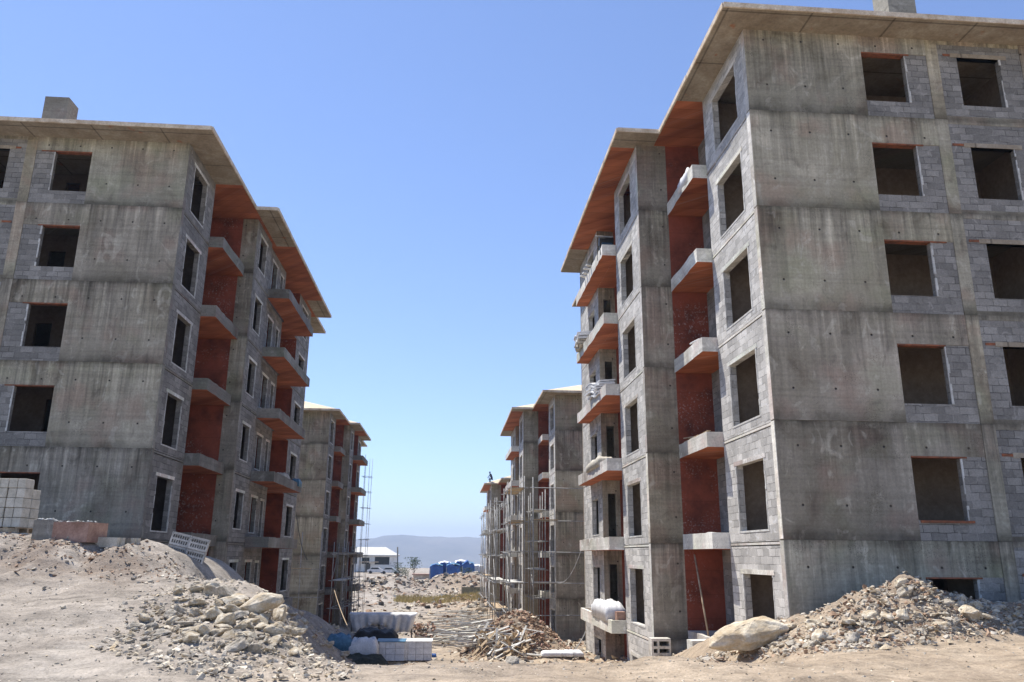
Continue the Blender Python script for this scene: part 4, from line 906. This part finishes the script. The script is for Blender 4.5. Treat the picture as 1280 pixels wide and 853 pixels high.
tree('bush', 506, 726, 174, 1.7, 2.6, 'low green bush between the pole and the small tree', 'bush', .05); tree('bush', 584, 732, 140, 1.9, 1.9, 'green bush before the white covered end of the blue tents', 'bush', .05)
YC = 160.; a, c = at(516, 731, YC), at(539, 731, YC); t = empty('site_cabin', ((a.x+c.x)/2, YC, G(a.x, YC)-.2), 'low tan site cabin with a brown flat roof', 'cabin'); Lx = c.x-a.x; hh = at(528, 719, YC).z-G(a.x, YC)+.2
b = MB(); b.wall('y', 0, .15, -Lx/2, Lx/2, 0, hh, [(.4, 1.2, 0, 1.9)]); b.box(-Lx/2, Lx/2, .151, 3, 0, hh); b.build('wall', M['fascia'], t); b = MB(); b.box(-Lx/2-.25, Lx/2+.25, -.3, 3.2, hh+.003, hh+.2); b.build('roof', M['pinkish'], t)
for i, (px, w_, h_) in enumerate(((545, 15, 3.0), (555, 15, 3.4), (566, 16, 3.2), (576, 15, 3.6), (585, 14, 3.3), (597, 15, 2.9))):
    Y = 150.+i % 2*3; p = at(px, 731, Y); Wd = w_*Y/985; g = G(p.x, Y)
    t = empty('covered_stack', (p.x, Y, g), ('blue', 'blue', 'blue', 'blue', 'blue', 'white')[i]+' tarpaulin covered stack, number %d'%0, 'tent', 'tarpaulin covered stacks in the distance')
    t['label'] = ('leftmost blue tarpaulin tent in the distance, beside the cabin', 'second distant blue tarpaulin tent from the cabin', 'third distant blue tarpaulin tent from the cabin', 'fourth and tallest distant blue tarpaulin tent', 'distant blue tarpaulin tent touching the white one', 'distant tent covered in white sheeting, rightmost of the row')[i]
    mt = M['blue'] if i < 5 else M['sheet']; b = MB(); n = 8; prof = [(-1.08, 0), (-1.1, .5), (-1.05, .84), (-.6, .93), (-.1, 1.), (.3, .9), (.7, .97), (1.05, .86), (1.1, .45), (1.08, 0)]; prof = [(x+rr.gauss(0, .02), z+(rr.gauss(0, .035) if z else 0)) for x, z in prof]
    for j in range(n):
        y0, y1 = j*.7, (j+1)*.7
        for (x0, z0), (x1, z1) in zip(prof, prof[1:]): k0, k1 = 1+.03*math.sin(j*2.1), 1+.03*math.sin((j+1)*2.1); b.q([(x0*Wd/2*k0, y0, z0*h_*k0), (x1*Wd/2*k0, y0, z1*h_*k0), (x1*Wd/2*k1, y1, z1*h_*k1), (x0*Wd/2*k1, y1, z0*h_*k1)])
    b.q([(x*Wd/2, 0, z*h_) for x, z in prof]); b.q([(x*Wd/2*1.03, n*.7, z*h_) for x, z in prof]); b.build('tarpaulin', mt, t)
    b = MB(); b.tube((-Wd/2, 0, .1), (-Wd/2, .0, h_*.8), .06, 5); b.build('pole', M['steel'], t)
    b = MB(); b.add(*zip(*[]) if False else ([(-Wd*.5, -.05, h_*.9), (0, -.05, h_*1.02), (Wd*.5, -.05, h_*.93), (Wd*.5, 4, h_*1.), (0, 4, h_*1.08), (-Wd*.5, 4, h_*1.)], [(0, 1, 4, 5), (1, 2, 3, 4)])); b.build('top_cover', M['sheet'] if i % 2 else M['bluebag'], t)
a, c = at(577, 746, 118), at(612, 746, 118); t = empty('panel_fence', (a.x, 118, G(a.x, 118)-.2), 'greenish grey panel fence at the right of the far rubble', 'fence'); hh = at(590, 734, 118).z-t.location.z
for i in range(4):
    w_ = (c.x-a.x+2)/4; b = MB(); b.box(i*w_+.05, (i+1)*w_-.03, 0, .06, .1, hh); b.build('panel', M['greenfence'], t); b = MB(); b.box(i*w_-.04, i*w_+.04, .07, .15, 0, hh+.1); b.build('post', M['steel_dark'], t)
a, c = at(455, 727, 178), at(575, 727, 178); b = MB(); b.box(0, c.x-a.x, 0, .3, -1.5, at(500, 727, 178).z-a.z+.3); o = b.build('boundary_wall', M['cream']); o.location = (a.x, 166, a.z); tag(o, 'low pale boundary wall before the house and cabin', 'wall')
b = MB()
for i in range(4200):
    x = rr.uniform(-7, 4.5); y = rr.uniform(108, 118); z = G(x, y); h_ = rr.uniform(.2, .6); a = rr.uniform(0, 6.3); d = Vector((math.cos(a), math.sin(a), 0))*.05; q = Vector((x, y, z-.02)); b.q([q-d, q+d, q+Vector((rr.gauss(0, .1), rr.gauss(0, .1), h_))])
tag(b.build('dry_grass', M['grass'], weld=False), 'strip of yellow dry grass across the far end of the dip', 'grass', None, 'stuff')
# mountains
prof = [(-5000, 60), (-3000, 45), (-1800, 62), (-1000, 50), (-700, 60), (-420, 78), (-280, 95), (-130, 108), (0, 100), (120, 106), (260, 95), (500, 120), (900, 150), (1600, 120), (2600, 170), (5000, 90)]
vs_, fs_ = [], []; X_ = [-5000+10000*i/220 for i in range(221)]; D_ = [(3300, 0), (3500, .3), (3700, .55), (3900, .8), (4050, 1), (4300, .8), (4700, .3), (5200, 0)]
for d_, f_ in D_:
    for x in X_: vs_.append((x, d_+120*fbm(x, d_, .002, 3), -70+(lerp_tab(prof, x)*.86+75)*f_*(1+.10*fbm(x, d_, .004, 4)+(.05*fbm(x, d_, .02, 3)))))
for j in range(len(D_)-1):
    for i in range(220): fs_.append((j*221+i, j*221+i+1, (j+1)*221+i+1, (j+1)*221+i))
me = mesh_from('mountain', vs_, fs_, mat_noise('bare_hillside', (.10, .10, .08), (.20, .18, .14), .004, bump=0, rn=False), True); mo = bpy.data.objects.new('mountain', me); COL.objects.link(mo); tag(mo, kind='structure')
# ------------------------------------------------------------------ worker on the farthest roof
def person(loc, rz, label):
    t = empty('person', loc, label, 'person', None, rz)
    J = {'pel': (0, 0, .45), 'sp': (0, -.10, .68), 'ch': (0, -.22, .90), 'nk': (0, -.30, 1.04), 'hd': (0, -.35, 1.16), 'ht': (0, -.36, 1.27),
         'hl': (.10, 0, .42), 'kl': (.14, -.42, .45), 'al': (.13, -.30, .07), 'tl': (.13, -.46, .03), 'hr': (-.10, 0, .42), 'kr': (-.14, -.40, .47), 'ar': (-.13, -.28, .07), 'tr': (-.13, -.44, .03),
         'sl': (.19, -.22, .95), 'el': (.24, -.38, .72), 'wl': (.17, -.55, .55), 'fl': (.15, -.62, .50), 'sr': (-.19, -.22, .95), 'er': (-.24, -.38, .72), 'wr': (-.15, -.56, .56), 'fr': (-.13, -.63, .51)}
    Rr = {'pel': .14, 'sp': .13, 'ch': .145, 'nk': .06, 'hd': .095, 'ht': .07, 'hl': .10, 'kl': .065, 'al': .045, 'tl': .035, 'sl': .065, 'el': .045, 'wl': .032, 'fl': .03}
    E_ = [('pel', 'sp'), ('sp', 'ch'), ('ch', 'nk'), ('nk', 'hd'), ('hd', 'ht')]+[e for s_ in 'lr' for e in (('pel', 'h'+s_), ('h'+s_, 'k'+s_), ('k'+s_, 'a'+s_), ('a'+s_, 't'+s_), ('ch', 's'+s_), ('s'+s_, 'e'+s_), ('e'+s_, 'w'+s_), ('w'+s_, 'f'+s_))]
    ks = list(J); me = bpy.data.meshes.new('body'); me.from_pydata([J[k] for k in ks], [(ks.index(a), ks.index(c)) for a, c in E_], []); me.materials.append(M['cloth'])
    o = bpy.data.objects.new('body', me); COL.objects.link(o); o.parent = t; md = o.modifiers.new('skin', 'SKIN')
    for i, k in enumerate(ks):
        r_ = Rr.get(k, Rr.get(k[0]+'l', .05)); sv_ = me.skin_vertices[0].data[i]; sv_.radius = (r_, r_); sv_.use_root = k == 'pel'
    o.modifiers.new('sub', 'SUBSURF').levels = 1
    b = MB(); vs_, fs_ = hull(40, .115, .13, .09, rr); b.add(vs_, fs_, Matrix.Translation((0, -.35, 1.25))); b.build('hair', M['black'], t, 1, True)
pp = at(609.5, 606, 99.); zz = -6.05+4*HS+2.64+.13
person((5.15, 98.6, zz+.1), math.radians(-60), 'person in dark clothes crouching on the roof edge of the farthest right block')
# ------------------------------------------------------------------ the air
bpy.ops.mesh.primitive_cube_add(size=1); hz = bpy.context.object; hz.name = 'haze'; hz.data.name = 'haze'
hz.scale = (13400, 7300, 330); hz.location = (0, 3500, -110+165); hm_ = bpy.data.materials.new('thin_haze'); hm_.use_nodes = True; n_t = hm_.node_tree; n_t.nodes.clear()
pv = n_t.nodes.new('ShaderNodeVolumePrincipled'); ou = n_t.nodes.new('ShaderNodeOutputMaterial'); n_t.links.new(pv.outputs[0], ou.inputs['Volume'])
pv.inputs['Density'].default_value = 2.5e-4; pv.inputs['Color'].default_value = (.62, .76, 1.0, 1); pv.inputs['Anisotropy'].default_value = .2
hz.data.materials.append(hm_); tag(hz, 'thin pale haze filling the valley air', 'haze', None, 'stuff')
# ------------------------------------------------------------------ light
w = bpy.data.worlds.new('World'); S.world = w; w.use_nodes = True
nt = w.node_tree; bg = nt.nodes['Background']; sky = nt.nodes.new('ShaderNodeTexSky'); sky.sky_type = 'NISHITA'
sv = Vector((-1, 1.0, 3.0)).normalized()
sky.sun_disc = False; sky.sun_elevation = math.asin(sv.z); sky.sun_rotation = math.atan2(sv.x, sv.y)
sky.altitude = 900; sky.air_density = 1.0; sky.dust_density = .15; sky.ozone_density = 5.0
mx = nt.nodes.new('ShaderNodeMix'); mx.data_type = 'RGBA'; mx.blend_type = 'MULTIPLY'; mx.inputs[0].default_value = 1; nt.links.new(sky.outputs[0], mx.inputs[6]); mx.inputs[7].default_value = (1.03, .965, 1.02, 1); nt.links.new(mx.outputs[2], bg.inputs[0]); bg.inputs[1].default_value = .135
ld = bpy.data.lights.new('sun', 'SUN'); ld.energy = 5.0; ld.angle = math.radians(.53); ld.color = (1, .95, .87)
lo = bpy.data.objects.new('sun', ld); COL.objects.link(lo); lo.rotation_euler = (-sv).to_track_quat('-Z', 'Y').to_euler()
S.view_settings.view_transform = 'Standard'; S.view_settings.look = 'None'; S.view_settings.gamma = 1; S.view_settings.use_curve_mapping = False
S.view_settings.exposure = 0.6
S.render.engine = 'CYCLES'; S.cycles.use_denoising = True; S.cycles.max_bounces = 8; S.cycles.diffuse_bounces = 4; S.cycles.volume_bounces = 0
